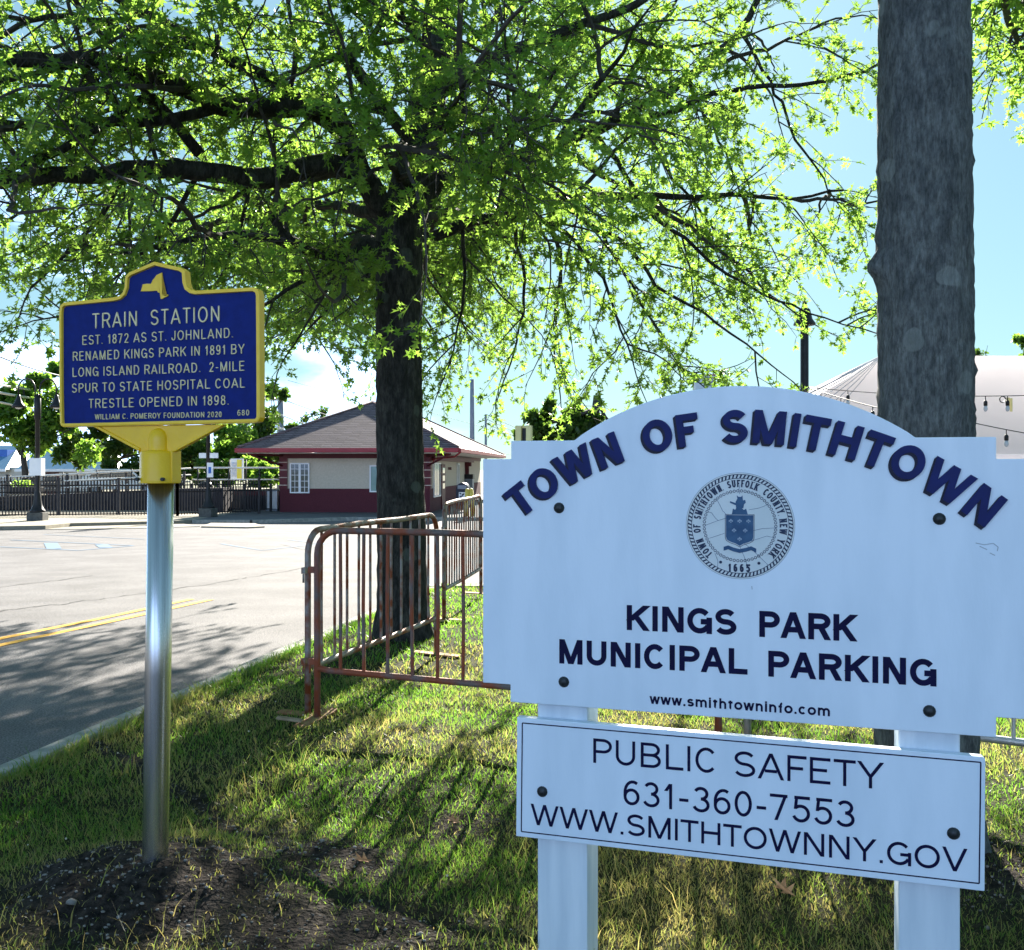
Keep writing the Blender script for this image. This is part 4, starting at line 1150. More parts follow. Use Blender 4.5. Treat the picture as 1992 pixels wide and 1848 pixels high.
def sublimbs(path, r0):
    k = int(len(path)*.22)
    while k < len(path)-1:
        T = unit(path[k+1]-path[k]); N = unit(np.cross(T, rng.normal(0, 1, 3))); N[2] = max(N[2], -.22)
        d = unit(T*.55+N); ln = rng.uniform(1.1, 2.5)*(1.1-.4*k/len(path)); q = [path[k]]; m = 7
        for j in range(m):
            d = unit(d+rng.normal(0, .16, 3)+np.array([0, 0, -.035 if q[-1][2] > 3.1 else .12])); q.append(q[-1]+d*ln/m)
        sp_ = smooth_path(q, .12, .006)
        tw.tube(sp_, .014+.006*ln, .006, 5)
        grow(tw, sp_, t0=.2, gap=.19, L=(.4, 1.15), dens=.98, leafgap=.030)
        k += int(rng.integers(1, 5))
for spec in limbs:
    path = smooth_path(px3(spec[0], OB))
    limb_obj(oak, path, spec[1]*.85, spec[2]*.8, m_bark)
    grow(tw, path, t0=spec[3], gap=.16, L=(.55, 1.45), dens=.98, leafgap=.029)
    if spec[1] >= .045: sublimbs(path, spec[1])
ld = [np.array(p) for p in t_pts[8:]]
grow(tw, smooth_path(ld), t0=.1, gap=.22, L=(.8, 1.8), dens=.9)
oc = crown(tw, oak, m_leaf)
print('oak leaves', len(tw.lp), 'twig tris', len(tw.t))

# --- the big trunk behind the sign
o2 = thing('oak_tree', 'massive lichen spotted tree trunk standing right behind the white parking sign', 'tree', at(1802, 1672, 3.85))
B2 = o2.location.copy()
tp = px3([(1806,1700,3.85),(1803,1600,3.85),(1801,1400,3.85),(1798,1100,3.85),(1797,800,3.85),(1797,500,3.86),(1797,250,3.87),(1798,0,3.9),(1800,-400,3.95),(1810,-900,4.0),(1830,-1300,4.1)], B2)
ka = math.atan2(-.45, -.9)
trunk_mesh(o2, tp, [.197,.190,.181,.175,.171,.169,.165,.161,.155,.14,.10], m_bark2, seg=.03, n=48, rough=.034, roots=4, flare=.55, knots=((math.pi*1.02, at(0,520,3.85).z-B2.z, .05, .05),(math.pi*1.0, at(0,455,3.85).z-B2.z, .035, .02),(0.0, at(0,720,3.85).z-B2.z, .04, .015)))
tw2 = Twigs()
for l, r0, r1 in (([(1800,-500,3.95),(1850,-300,4.6),(1930,-80,5.6),(1970,60,6.6),(2010,140,7.4)], .05, .012), ([(1800,-520,3.95),(1900,-300,4.8),(1985,-90,5.8),(1985,30,6.6),(1945,110,7.2)], .05, .01), ([(1800,-480,3.95),(1960,-250,5.0),(2060,-40,6.0),(2060,80,6.6)], .05, .01), ([(1800,-420,3.95),(1900,-250,5.2),(2040,-60,6.4),(2140,80,7.4)], .05, .012),
                  ([(1805,-600,3.95),(1640,-520,4.4),(1450,-420,5.2),(1300,-300,6.0)], .06, .015), ([(1810,-700,4.0),(2000,-500,4.4),(2300,-350,5.0)], .06, .015)):
    path = smooth_path(px3(l, B2)); limb_obj(o2, path, r0, r1, m_bark2); grow(tw2, path, t0=.45, gap=.11, L=(.5, 1.2), leafgap=.035)
crown(tw2, o2, m_leaf)

# --- trees in the distance
def far_tree(name, label, px, pbase, d, trunk_px, crown_px, n=2600, ls=.30, seed=1, kind=m_leaf2, tr=.14, trunks=((0, 0),)):
    "crown_px: list of (px, py, radius in m)"
    r_ = np.random.default_rng(seed)
    b = at(px, pbase, d); b.z = float(lot_z(d))
    t = thing(name, label, 'tree', b, 0, 'trees beyond the station lot')
    for (dx, lean) in trunks:
        top = at(px+dx+lean, trunk_px, d)-b
        mb = MB(); mb.tube([(dx/FX*d*.4, 0, 0), Vector((dx/FX*d*.7, 0, top.z*.5)), (top.x, 0, top.z)], [tr*1.3, tr, tr*.7], 8, jit=.05)
        for k in range(5):
            c = crown_px[k % len(crown_px)]; q = at(c[0], c[1], d)-b
            st = Vector((top.x, 0, top.z*(.75+.05*k)))
            mb.tube([st, st.lerp(Vector((q.x, r_.uniform(-1, 1), q.z)), .5)+Vector((0, 0, .1)), (q.x+r_.uniform(-.6, .6), r_.uniform(-1, 1), q.z+r_.uniform(0, .6))], [tr*.5, tr*.3, tr*.12], 6)
        mb.build('trunk', m_twig, t)
    P = []; n = int(n*1.9)
    w = np.array([c[2]**2 for c in crown_px]); w = w/w.sum()
    subs = []
    for c, ww in zip(crown_px, w):
        q = at(c[0], c[1], d)-b
        for _ in range(max(3, int(34*ww))):
            v = r_.normal(0, 1, 3); v /= np.linalg.norm(v)
            subs.append((np.array([q.x, q.y, q.z])+v*c[2]*r_.uniform(.35, .95)*np.array([1, 1, .85]), c[2]*r_.uniform(.22, .42)))
    k = r_.integers(0, len(subs), n)
    cen = np.array([s[0] for s in subs])[k]; rr = np.array([s[1] for s in subs])[k]
    v = r_.normal(0, 1, (n, 3)); v /= np.linalg.norm(v, axis=1)[:, None]
    P = cen+v*(rr*r_.uniform(.2, 1, n)**.5)[:, None]
    D = r_.normal(0, 1, (n, 3)); D /= np.linalg.norm(D, axis=1)[:, None]
    V, T, col = leaves_mesh(P, D, r_.uniform(.7, 1.5, n)*ls, np.clip(r_.normal(.5, .25, n), 0, 1), CV, CT)
    np_mesh('crown', V, T, kind, t, col)
    return t
far_tree('street_tree', 'leafy two stemmed tree behind the black fence, nearest the left edge', 58, 960, 50, 850, [(20,825,2.1),(85,785,1.9),(40,745,1.5),(125,850,1.8),(-30,790,2.0),(100,735,1.1),(60,860,1.7),(130,800,1.6)], 5600, .26, 3, m_leaf, .17, ((-12, -6), (12, 8)))
far_tree('street_tree', 'dark low crowned tree between the blue roof and the history marker', 225, 950, 60, 890, [(165,862,1.9),(210,850,2.1),(255,865,2.1),(300,862,1.9),(340,870,1.7)], 5600, .26, 4, m_leaf2, .15)
far_tree('street_tree', 'tall tree at the left end of the station roof, behind a utility pole', 505, 950, 66, 860, [(500,850,2.2),(540,820,1.8),(470,870,2.0),(540,770,.9),(525,900,2.0),(560,880,1.6)], 4400, .28, 5, m_leaf2, .18)
far_tree('street_tree', 'bright green tree under the marker bracket, beyond the platform', 435, 950, 62, 890, [(440,860,1.7),(400,880,1.5),(350,890,1.5),(460,905,1.2)], 3400, .26, 6, m_leaf, .13)
far_tree('street_tree', 'thin top of a tree showing over the left slope of the roof', 612, 950, 92, 840, [(600,812,.8),(625,806,1.0),(640,830,1.3),(590,845,1.3)], 500, .26, 7, m_leaf2, .1)
far_tree('street_tree', 'dark tree showing above the left shoulder of the white sign', 1140, 950, 36, 770, [(1060,835,1.0),(1110,840,1.1),(1160,845,.9),(1030,850,.7),(1190,850,.6),(1100,800,.8)], 3600, .20, 8, m_leaf2, .19, ((12, 10),))
far_tree('street_tree', 'tree top over the white marquee at the right edge', 2010, 950, 60, 760, [(2015,690,1.1),(1985,668,.55),(2040,660,1.2)], 1800, .24, 9, m_leaf, .15)
far_tree('street_tree', 'small sparse treetop peeping over the marquee beside the big trunk', 1905, 950, 75, 760, [(1905,688,.5),(1895,700,.6)], 150, .22, 10, m_leaf2, .1)
far_tree('shrub', 'sunlit low shrub behind the platform by the poster board', 485, 960, 58, 930, [(400,920,1.0),(440,925,1.0),(490,925,1.1),(520,930,1.0)], 2600, .24, 12, m_leaf, .05)
far_tree('shrub', 'low green shrub behind the picket fence below the marker', 300, 960, 58, 935, [(230,925,1.0),(280,915,1.1),(330,920,1.0)], 2000, .24, 13, m_leaf2, .05)

# ------------------------------------------------------------------ station house
stz = float(lot_z(45))+.13
ST = thing('station_house', 'small cream and maroon railway station with hipped shingle roof and red gutters', 'station', Vector((-11.56, 41.4, stz)), R(-4.2))
W_, D_ = 9.35, 23.5; EV = 2.75; RZ = EV+2.22
mb = MB()
c0, c1, c2, c3 = (0,0,EV), (W_,0,EV), (W_,D_,EV), (0,D_,EV); r0, r1 = (W_/2,W_/2+.3,RZ), (W_/2,D_-W_/2-.3,RZ)
mb.add([c0,c1,r0], [(0,1,2)]); mb.add([c1,c2,r1,r0], [(0,1,2,3)]); mb.add([c2,c3,r1], [(0,1,2)]); mb.add([c3,c0,r0,r1], [(0,1,2,3)])
roof = mb.build('roof', m_roof, ST)
mb = MB()
for a, b in ((c0,r0),(c1,r0),(c2,r1),(c3,r1),(r0,r1)): mb.tube([Vector(a)+Vector((0,0,.02)), Vector(b)+Vector((0,0,.02))], .07, 6)
mb.build('ridge_cap', m_roof, roof)
mb = MB(); e = .02
mb.box(-.03,W_+.03,-.13,-.0,EV-.19,EV-.005); mb.box(W_+.003,W_+.13,.003,D_,EV-.19,EV-.006); mb.box(-.13,-.003,.003,D_,EV-.19,EV-.006); mb.box(-.03,W_+.03,D_+.003,D_+.13,EV-.19,EV-.005)
mb.build('gutter', m_red, ST, bevel=.02)
mb = MB(); mb.box(.004,W_-.004,.004,D_-.004,EV-.22,EV-.195); mb.build('soffit', m_soffit, ST)
x0, x1, y0, y1 = 1.42, W_-1.42, 1.42, D_-1.42
mb = MB(); mb.box(x0,x1,y0,y1,1.02,EV-.24); wall = mb.build('wall', m_stucco, ST)
mb = MB(); mb.box(x0-.03,x1+.03,y0-.03,y1+.03,-.05,1.02); mb.build('wainscot', m_wains, ST)
mb = MB(); mb.box(x0-.05,x1+.05,y0-.05,y1+.05,EV-.42,EV-.225); mb.build('frieze_beam', m_maroon, ST)
for (cx_, cy_) in ((x0-.06, y0-.06), (x1-.30, y0-.06)):
    mb = MB(); mb.box(cx_,cx_+.36,cy_,cy_+.36,1.0,EV-.4); cor = mb.build('corner_column', m_maroon, ST)
    for z in (1.15,1.48,1.81,2.14):
        mb = MB(); mb.box(cx_-.012,cx_+.372,cy_-.012,cy_+.372,z,z+.035); mb.build('mortar_band', m_mortar, cor)
def bracket(px_, py_, qx, qy):
    mb = MB(); mb.tube([(px_,py_,EV-.30),(qx,qy,EV-.25)], .05, 6); mb.tube([(px_,py_,EV-.75),(qx*.9+px_*.1,qy*.9+py_*.1,EV-.30)], .045, 6); mb.build('eave_bracket', m_maroon, ST)
bracket(x0+.1, y0-.02, .35, .25); bracket(x1-.1, y0-.02, W_-.35, .25)
def window(xa, xb, za, zb, rows, cols, side=False, pane=m_glass, bars=True):
    "on the front, or on the right side (then x is measured along y)"
    fl = y0-.032 if not side else x1+.032
    def bx(mb, a, b, d0, d1, z0, z1):
        if side: mb.box(fl-d1, fl-d0, a, b, z0, z1) if d1 > d0 else None
        else: mb.box(a, b, fl+d0, fl+d1, z0, z1)
    def bxo(mb, a, b, out, inn, z0, z1):
        if side: mb.box(fl-inn, fl+out, a, b, z0, z1)
        else: mb.box(a, b, fl-out, fl+inn, z0, z1)
    t = .055
    mb = MB(); bxo(mb, xa,xb,.05,.03,zb-t,zb); bxo(mb, xa,xb,.05,.03,za,za+t); bxo(mb, xa,xa+t,.048,.03,za+t,zb-t); bxo(mb, xb-t,xb,.048,.03,za+t,zb-t)
    f = mb.build('window', m_frame, ST)
    mb = MB(); bxo(mb, xa+t,xb-t,.015,.0,za+t,zb-t); mb.build('pane', pane, f)
    mb = MB()
    if cols > 1 and not side: bxo(mb, (xa+xb)/2-.05,(xa+xb)/2+.05,.044,.0,za+t,zb-t)
    if bars:
        for i in range(1, rows): bxo(mb, xa+t,xb-t,.026,.0,za+(zb-za)*i/rows-.011,za+(zb-za)*i/rows+.011)
        for i in range(1, cols): bxo(mb, xa+(xb-xa)*i/cols-.011,xa+(xb-xa)*i/cols+.011,.0268,.0,za+t,zb-t)
        mb.build('sash_bars', m_frame, f)
window(x0+.42, x0+1.28, .82, 2.13, 5, 4)
window(x0+3.92, x0+4.55, .87, 2.03, 1, 1, pane=m_glassg, bars=False)
window(x1-1.3, x1-.55, .87, 2.03, 1, 1, pane=m_glassg, bars=False)
window(y0+.9, y0+2.9, .62, 2.15, 1, 5, side=True)
window(y0+9.0, y0+9.7, .95, 2.15, 1, 3, side=True)
mb = MB(); mb.box(x1+.028,x1+.075,y0+3.25,y0+4.35,0,2.08); door = mb.build('door', m_maroon, ST)
mb = MB()
for i in range(3): mb.box(x1+.072,x1+.082,y0+3.45,y0+4.15,.95+.36*i,1.2+.36*i)
mb.build('door_panes', m_glass, door)
mb = MB(); text(mb, 'Kings Park'.upper(), 0, 1.15, 0, .13, .09, 0, .01); nm = mb.build('station_name', m_wains, ST); nm.location = (x1+.045, y0+5.6, 1.82); nm.rotation_euler = (0, 0, R(90))
mb = MB(); mb.box(x1+.02,x1+.20,y0+.3,y0+15.5,EV-.52,EV-.30); mb.build('porch_beam', m_maroon, ST)
py_ = y0+12.6
mb = MB(); mb.box(x1+.02,x1+.22,py_,py_+.22,1.55,EV-.5); mb.box(x1+.02,x1+.35,py_-.1,py_+.35,EV-.75,EV-.53); col_ = mb.build('porch_post', m_maroon, ST)
mb = MB(); mb.box(x1-.12,x1+.45,py_-.25,py_+.5,-.02,1.30); mb.build('pedestal', m_grey, col_)
mb = MB(); mb.box(x1-.15,x1+.48,py_-.28,py_+.53,1.302,1.56); mb.build('pedestal_cap', m_black, col_)
mb = MB(); mb.tube([(W_+.06,.2,EV-.19),(W_-.2,.6,EV-.36),(x1+.15,y0+.2,EV-.44),(x1+.12,y0+.35,EV-.6)], .04, 8); mb.build('downspout', m_red, ST)
mb = MB(); mb.lathe([(.06,0),(.06,.42),(.10,.44),(.10,.5)], 10, c=(W_/2+.6,14,RZ-.35)); mb.build('roof_vent', m_grey, roof)

# ------------------------------------------------------------------ things by the station door
def ground_at(px, py, d=None, h=.13):
    v = gp(px, py, h); return v
mbx = thing('mailbox', 'dark blue round topped collection mailbox with white emblem, by the station door', 'mailbox', Vector(((901-996)/FX*43.0, 43.0, stz)), R(-8))
mb = MB(); prof = [(-.27,.28),(.27,.28),(.27,1.0)]+[(.27*math.cos(q*math.pi/10), 1.0+.27*math.sin(q*math.pi/10)) for q in range(1,10)]+[(-.27,1.0)]
mb.prism(prof, -.26, .26); mb.build('box', m_darkblue, mbx, bevel=.015)
mb = MB(); mb.box(-.14,.14,-.272,-.262,.60,.86); em = mb.build('emblem', m_frame, mbx)
mb = MB(); mb.prism([(-.11,.64),(.0,.66),(.10,.76),(.11,.82),(-.02,.78),(.02,.73),(-.10,.70)], -.276, -.273); mb.prism([(-.11,.79),(-.04,.75),(-.03,.83),(-.11,.83)], -.276, -.2735); mb.build('emblem_mark', m_darkblue, em)
for sx in (-.2,.2):
    for sy in (-.2,.2):
        mb = MB(); mb.box(sx-.03,sx+.03,sy-.03,sy+.03,0,.285); mb.build('leg', m_darkblue, mbx)
mb = MB(); mb.box(-.2,.2,-.28,-.262,1.0,1.16); mb.build('hatch', m_grey, mbx, bevel=.005)
for k, (px, lean, lb) in enumerate(((907.5, .03, 'left of two faded yellow bollards in front of the dark mailbox'), (919.5, -.06, 'right of two faded yellow bollards, tilted away from the dark mailbox'))):
    b = thing('bollard', lb, 'bollard', Vector(((px-996)/FX*38.9, 38.9, float(lot_z(38.9))+.13)), 0, 'yellow bollards by the mailbox')
    mb = MB(); mb.tube([(0,0,0),(lean*.5,0,.55),(lean,0,1.02)], .085, 12); mb.build('post', m_yellow, b)
    mb = MB(); mb.lathe([(.085,0),(.075,.05),(.04,.08),(.002,.09)], 12, c=(lean,0,1.02)); mb.build('cap', m_yellow, b)

# ------------------------------------------------------------------ platform lamps
lampz = float(lot_z(35))+.13
m_plinth = mat('plinth_concrete', (.07,.07,.065), (.11,.11,.10), scale=8, rough=.9)
def make_lamp(label, loc, rotz):
    t = thing('street_lamp', label, 'street lamp', loc, rotz, 'black twin arm lamps')
    mb = MB(); mb.box(-.27,.27,-.27,.27,0,.34); mb.build('plinth', m_plinth, t, bevel=.02)
    mb = MB(); mb.lathe([(.26,.34),(.26,.40),(.20,.46),(.15,.62),(.12,.80),(.10,1.0),(.085,1.05),(.08,1.08),(.075,3.55),(.11,3.58),(.11,4.30),(.075,4.34),(.05,4.44),(.01,4.47)], 16); mb.build('pole', m_black, t)
    for s in (-1, 1):
        mb = MB(); pts = [(s*.08,0,4.15)]
        for k in range(11):
            q = math.pi*k/10; pts.append((s*(.36-.28*math.cos(q)), 0, 4.62+.36*math.sin(q)))
        pts.append((s*.64,0,4.42)); mb.tube(pts, .028, 8); arm = mb.build('arm', m_black, t)
        mb = MB(); mb.lathe([(.045,.46),(.06,.40),(.085,.30),(.13,.18),(.20,.09),(.215,.0),(.19,.01)], 18, c=(s*.64,0,3.97)); sh_ = mb.build('lamp_shade', m_black, t)
        mb = MB(); mb.lathe([(.14,.07),(.13,.0),(.08,-.05),(.01,-.07)], 14, c=(s*.64,0,3.99)); mb.build('lens', m_bulb, sh_)
    return t
L1 = make_lamp('black twin arm platform lamp left of the history marker, white box on its pole', Vector(((73-996)/FX*34.2, 34.2, float(lot_z(34.2))+.13)), R(4))
mb = MB(); mb.box(-.20,.20,-.20,.14,1.62,2.22); mb.build('junction_box', m_frame, L1)
L2 = make_lamp('black platform lamp whose top is hidden behind the history marker, blank plates on its pole', Vector(((405-996)/FX*38.5, 38.5, float(lot_z(38.5))+.13)), R(80))
mb = MB(); mb.box(-.02,.02,-.42,.38,2.30,2.50); pl_ = mb.build('name_plate', m_frame, L2)
mb = MB(); mb.box(-.14,-.10,-.27,-.02,1.55,2.12); pl_ = mb.build('blue_plate', m_frame, L2)
mb = MB(); mb.box(-.147,-.141,-.20,-.08,1.70,1.95); mb.build('plate_panel', m_bluesign, pl_)
L3 = thing('street_lamp', 'black bell headed post lamp rising over the arched top of the white sign', 'street lamp', Vector(((1565-996)/FX*17.6, 17.6, float(lot_z(17.6))-.15)))
zl = at(0, 632, 17.6).z-L3.location.z
mb = MB(); mb.lathe([(.24,0),(.22,.10),(.12,.6),(.085,.9),(.075,1.0),(.072,zl-.05),(.05,zl+.02)], 16); mb.build('pole', m_black, L3)
mb = MB(); mb.lathe([(.17,zl-.01),(.195,zl),(.19,zl+.03),(.14,zl+.10),(.115,zl+.20),(.10,zl+.27),(.055,zl+.31),(.04,zl+.38),(.012,zl+.44)], 18); mb.build('lamp_shade', m_black, L3)

# ------------------------------------------------------------------ fences and platform
def picket_fence(name, label, pts, h=1.42, gap=.115, bays=2.4, rails=(.12,.98,1.24), post=.045):
    t = thing(name, label, 'fence', Vector(pts[0]))
    o0 = Vector(pts[0])
    for i in range(len(pts)-1):
        a, b = Vector(pts[i])-o0, Vector(pts[i+1])-o0; L = (b-a).length; u = (b-a)/L
        n = int(L/gap); mb = MB()
        for k in range(n):
            p = a+u*(k+.5)*gap; mb.box(p.x-.016,p.x+.016,p.y-.016,p.y+.016,p.z+.06,p.z+h)
        mb.build('pickets', m_black, t)
        for r in rails:
            mb = MB(); mb.tube([a+Vector((0,0,r)), b+Vector((0,0,r))], .024, 4, smooth=False); mb.build('rail', m_black, t)
        nb = max(1, round(L/bays))
        for k in range(nb+1):
            p = a+u*L*k/nb; mb = MB(); mb.box(p.x-post,p.x+post,p.y-post,p.y+post,p.z,p.z+h+.08); mb.box(p.x-post-.01,p.x+post+.01,p.y-post-.01,p.y+post+.01,p.z+h+.081,p.z+h+.11); mb.build('post', m_black, t)
    return t
z37 = float(lot_z(38))+.13
picket_fence('picket_fence', 'long black metal picket fence behind the twin arm lamp at left', [(-24.0,36.9,z37),(-13.2,38.8,z37),(-10.6,41.2,z37)])
picket_fence('picket_fence', 'second black picket fence lining the access ramp farther back', [(-26.5,41.5,z37),(-14.5,43.5,z37+.2)], h=1.45, gap=.13)
# ramp wall with its pale handrail
rw = thing('access_ramp', 'dark walled access ramp with pale sloping handrails behind the picket fence', 'ramp', Vector((-24, 42.6, z37)))
mb = MB(); mb.prism([(-4,-.1),(11.5,-.1),(11.5,1.05),(9.6,1.02),(6,.85),(-4,.42)], 0, 1.6); mb.build('ramp_wall', m_platform, rw)
for y in (.08, 1.5):
    for dz_ in (.95, .62, .30):
        mb = MB(); mb.tube([(-4,y,.42+dz_*.8),(6,y,.86+dz_*.9),(9.6,y,1.04+dz_*.9)], .035, 6); mb.build('handrail', m_wirew, rw)
    for k in range(8):
        x = -1.5+k*1.5; zb_ = np.interp(x, [-4,6,9.6], [.42,.85,1.02]); mb = MB(); mb.tube([(x,y,zb_),(x,y,zb_+.95)], .03, 6); mb.build('rail_post', m_black, rw)
pf = thing('train_platform', 'raised station platform with dark wall, maroon edge band and white railing left of the station', 'platform', Vector((-14.6, 45.0, z37)))
mb = MB(); mb.box(0,7.5,0,3.2,-.1,.86); mb.build('platform_wall', m_platform, pf)
mb = MB(); mb.box(-.02,7.5,-.05,.0,.66,.86); mb.build('edge_band', m_maroon, pf)
mb = MB(); mb.box(-.05,7.55,-.10,3.3,.862,.93); mb.build('deck', m_concrete, pf)
for z in (1.38, 1.92):
    mb = MB(); mb.tube([(0,.1,z),(7.5,.1,z)], .04 if z > 1.5 else .03, 6); mb.build('railing', m_wirew, pf)
for k in range(6):
    mb = MB(); mb.tube([(.2+k*1.42,.1,.9),(.2+k*1.42,.1,1.92)], .035, 6); mb.build('rail_post', m_black, pf)
picket_fence('picket_fence', 'short black picket fence in front of the platform wall beside the station', [(-14.2,43.6,z37),(-10.6,43.2,z37)], h=1.12, gap=.125, bays=1.2, rails=(.12,.95))
bb = thing('poster_board', 'white poster board on posts, its right half yellow, over the platform railing', 'poster board', at(461, 945, 47.5))
w_ = 25/FX*47.5/2
zb0, zb1 = (945-932)/FX*47.5, (945-892)/FX*47.5
mb = MB(); mb.box(-w_,w_,0,.08,zb0,zb1); mb.build('panel', m_frame, bb)
mb = MB(); mb.box(-w_+.04,-.02,-.012,-.002,zb0+.12,zb1-.18); mb.build('picture', m_picture, bb)
mb = MB(); mb.box(.0,w_-.08,-.012,-.002,zb0+.03,zb1-.05); mb.build('yellow_panel', m_yellowsign, bb)
for x in (-.4,.4):
    mb = MB(); mb.tube([(x,.12,-1.0),(x,.12,zb1-.05)], .04, 6); mb.build('post', m_black, bb)
hs = thing('parking_sign_post', 'small blue accessible parking sign on a thin green post before the fence', 'road sign', Vector(((291-996)/FX*34.6, 34.6, float(lot_z(34.6))+.05)))
mb = MB(); mb.tube([(0,0,-.05),(-.02,0,1.0),(-.11,0,2.1)], .03, 6); mb.build('post', mat('green_post', (.02,.045,.035)), hs)
mb = MB(); mb.box(-.26,.02,-.055,-.035,1.62,2.12); pl_ = mb.build('plate', m_frame, hs)
mb = MB(); mb.box(-.22,-.02,-.062,-.056,1.72,1.98); sy_ = mb.build('symbol_panel', m_bluesign, pl_)
pb = thing('planter', 'dark planter trough with a small green plant behind the picket fence', 'planter', at(52, 955, 39.5))
mb = MB(); mb.box(-.6,.6,-.2,.2,-.12,.16); mb.build('trough', m_black, pb, bevel=.01)
mb = MB(); mb.box(-.65,.65,-.25,.25,-.17,-.121); mb.build('ledge', m_concrete, pb)
n = 120; P_ = np.stack([rng.normal(-.12,.2,n), rng.normal(0,.1,n), .16+np.abs(rng.normal(0,.1,n))],1); D__ = rng.normal(0,1,(n,3)); D__[:,2] = np.abs(D__[:,2]); D__ /= np.linalg.norm(D__,axis=1)[:,None]
V, T, col = leaves_mesh(P_, D__, np.full(n,.12), rng.random(n), CV, CT); np_mesh('plant', V, T, m_leaf, pb, col)
tb = thing('litter_bin', 'white litter bin with a dark domed lid by the platform edge', 'bin', Vector(((402-996)/FX*44.4, 44.4, z37+.4)))
mb = MB(); mb.lathe([(.24,-.45),(.27,.6),(.28,.62)], 14); mb.build('drum', m_frame, tb)
mb = MB(); mb.lathe([(.34,.62),(.33,.72),(.24,.86),(.05,.92)], 14, c=(-.05,0,0)); mb.build('lid', m_black, tb)
for k, (px, lb) in enumerate(((524, 'left of two pale metal cabinets against the station corner'), (536, 'right of two pale metal cabinets, nearest the maroon station corner'))):
    cb_ = thing('cabinet', lb, 'cabinet', Vector(((px-996)/FX*43.9, 43.9, z37)), 0, 'pale cabinets by the station corner')
    mb = MB(); mb.box(-.11,.11,-.16,.16,.10,.88); mb.build('body', m_frame, cb_, bevel=.01)
    mb = MB(); mb.box(-.12,.12,-.17,.17,0,.10); mb.box(-.12,.12,-.17,.17,.88,.93); mb.build('base_and_cap', m_grey, cb_)

# ------------------------------------------------------------------ far left: blue roofed building and a car
bl_ = thing('commercial_building', 'low cream building with bright blue metal awning roofs, seen through the trees at left', 'building', Vector((-36.5, 66, -.6)))
mb = MB(); mb.box(-10,8.4,0,8,0,2.1); mb.build('wall', m_creamwall, bl_)
for k, (xa, xb) in enumerate(((-9.8,-1.9),(-1.3,2.9),(3.6,9.6))):
    mb = MB()
    mb.add([(xa,-.8,1.95),(xb,-.8,1.95),(xb-1.0,3.0,3.6),(xa+(.2 if k else 0),3.0,3.6),(xa,-.8,1.85),(xb,-.8,1.85)], [(0,1,2,3),(4,5,1,0)])
    mb.add([(xb,-.8,1.95),(xb,3.0,1.95),(xb-1.0,3.0,3.6)], [(0,1,2)]); mb.add([(xa,-.8,1.95),(xa+(.2 if k else 0),3.0,3.6),(xa,3,1.95)], [(0,1,2)])
    rf = mb.build('roof', m_bluemetal, bl_)
    mb = MB(); mb.box(xa-.05,xb+.05,-.9,-.805,1.80,1.97); mb.build('fascia', m_frame, rf)
for xa in (-8.3,-3.1,.6,5.0):
    mb = MB(); mb.box(xa,xa+1.1,-.03,.0,.0,1.75); f_ = mb.build('window', m_maroon, bl_)
    mb = MB(); mb.box(xa+.12,xa+.98,-.04,-.031,.5,1.65); mb.build('pane', m_glass, f_)
mb = MB(); mb.box(1.2,2.0,1.2,2.4,2.4,3.3); mb.build('dormer', m_bluesign, bl_)
car = thing('parked_car', 'white car parked beyond the picket fence under the dark tree', 'car', Vector(((236-996)/FX*56, 56, .0)), R(20))
car.location.z = EYE+(910-945)/FX*56-.55
mb = MB(); mb.prism([(-2.1,.35),(2.1,.35),(2.15,.75),(1.9,.95),(1.0,1.05),(.5,1.5),(-1.3,1.52),(-2.0,1.05),(-2.15,.8)], -.85, .85); mb.build('body', m_carwhite, car, bevel=.06)
mb = MB(); mb.prism([(-1.7,1.05),(.85,1.05),(.45,1.43),(-1.25,1.45)], -.857, -.852); mb.build('window', m_glass, car)
mb = MB(); mb.add([(.56,-.75,1.47),(.56,.75,1.47),(1.04,.75,1.08),(1.04,-.75,1.08)], [(0,1,2,3)]); w0 = mb.build('windscreen', m_glass, car); w0.location = (.02,0,.02)
for x in (-1.35, 1.35):
    for y in (-.86,.86):
        mb = MB(); mb.tube([(x,y-.1,.33),(x,y+.1,.33)], .33, 16); wh = mb.build('wheel', m_rubber, car)
        mb = MB(); mb.tube([(x,y-.108,.33),(x,y+.108,.33)], .19, 12); mb.build('rim', m_grey, wh)

# ------------------------------------------------------------------ poles and overhead wires
def upole(label, px, top, d, r, pbase=1000):
    b = at(px, pbase, d); b.z = -.7
    t = thing('utility_pole', label, 'utility pole', b, 0)
    h = at(px, top, d).z-b.z
    mb = MB(); mb.tube([(0,0,0),(0,0,h*.5),(0,0,h)], [r*1.15,r,r*.85], 10); mb.build('pole', m_pole, t)
    return t, h
U1, h1 = upole('grey utility pole with crossarms beside the left end of the station roof', 546, 772, 72, .26)
for k, y in enumerate((778, 808, 834)):
    z = at(0, y, 72).z+.7
    mb = MB(); mb.box(-1.0,.25,-.30,-.26-.0,z-.07,z+.07); ca = mb.build('crossarm', m_wirew, U1)
    for x in (-.9,-.45): 
        mb = MB(); mb.lathe([(.06,0),(.08,.06),(.05,.14),(.01,.16)], 8, c=(x,-.28,z+.07)); mb.build('insulator', m_grey, ca)
U2, _ = upole('tall steel pole rising behind the right slope of the station roof', 918.5, 738, 70, .17)
U3, _ = upole('shorter thin pole standing to the right of the tall steel pole', 945, 806, 76, .10)
def wire(label, pts, r, m, sag=0.0):
    P = [Vector(p) for p in pts]; out = []
    for i in range(len(P)-1):
        for k in range(12):
            t = k/12; q = P[i].lerp(P[i+1], t); q.z -= sag*4*t*(1-t); out.append(q)
    out.append(P[-1]); mb = MB(); mb.tube(out, r, 5); o = mb.build('power_line', m); tagp(o, label, 'power line'); return o
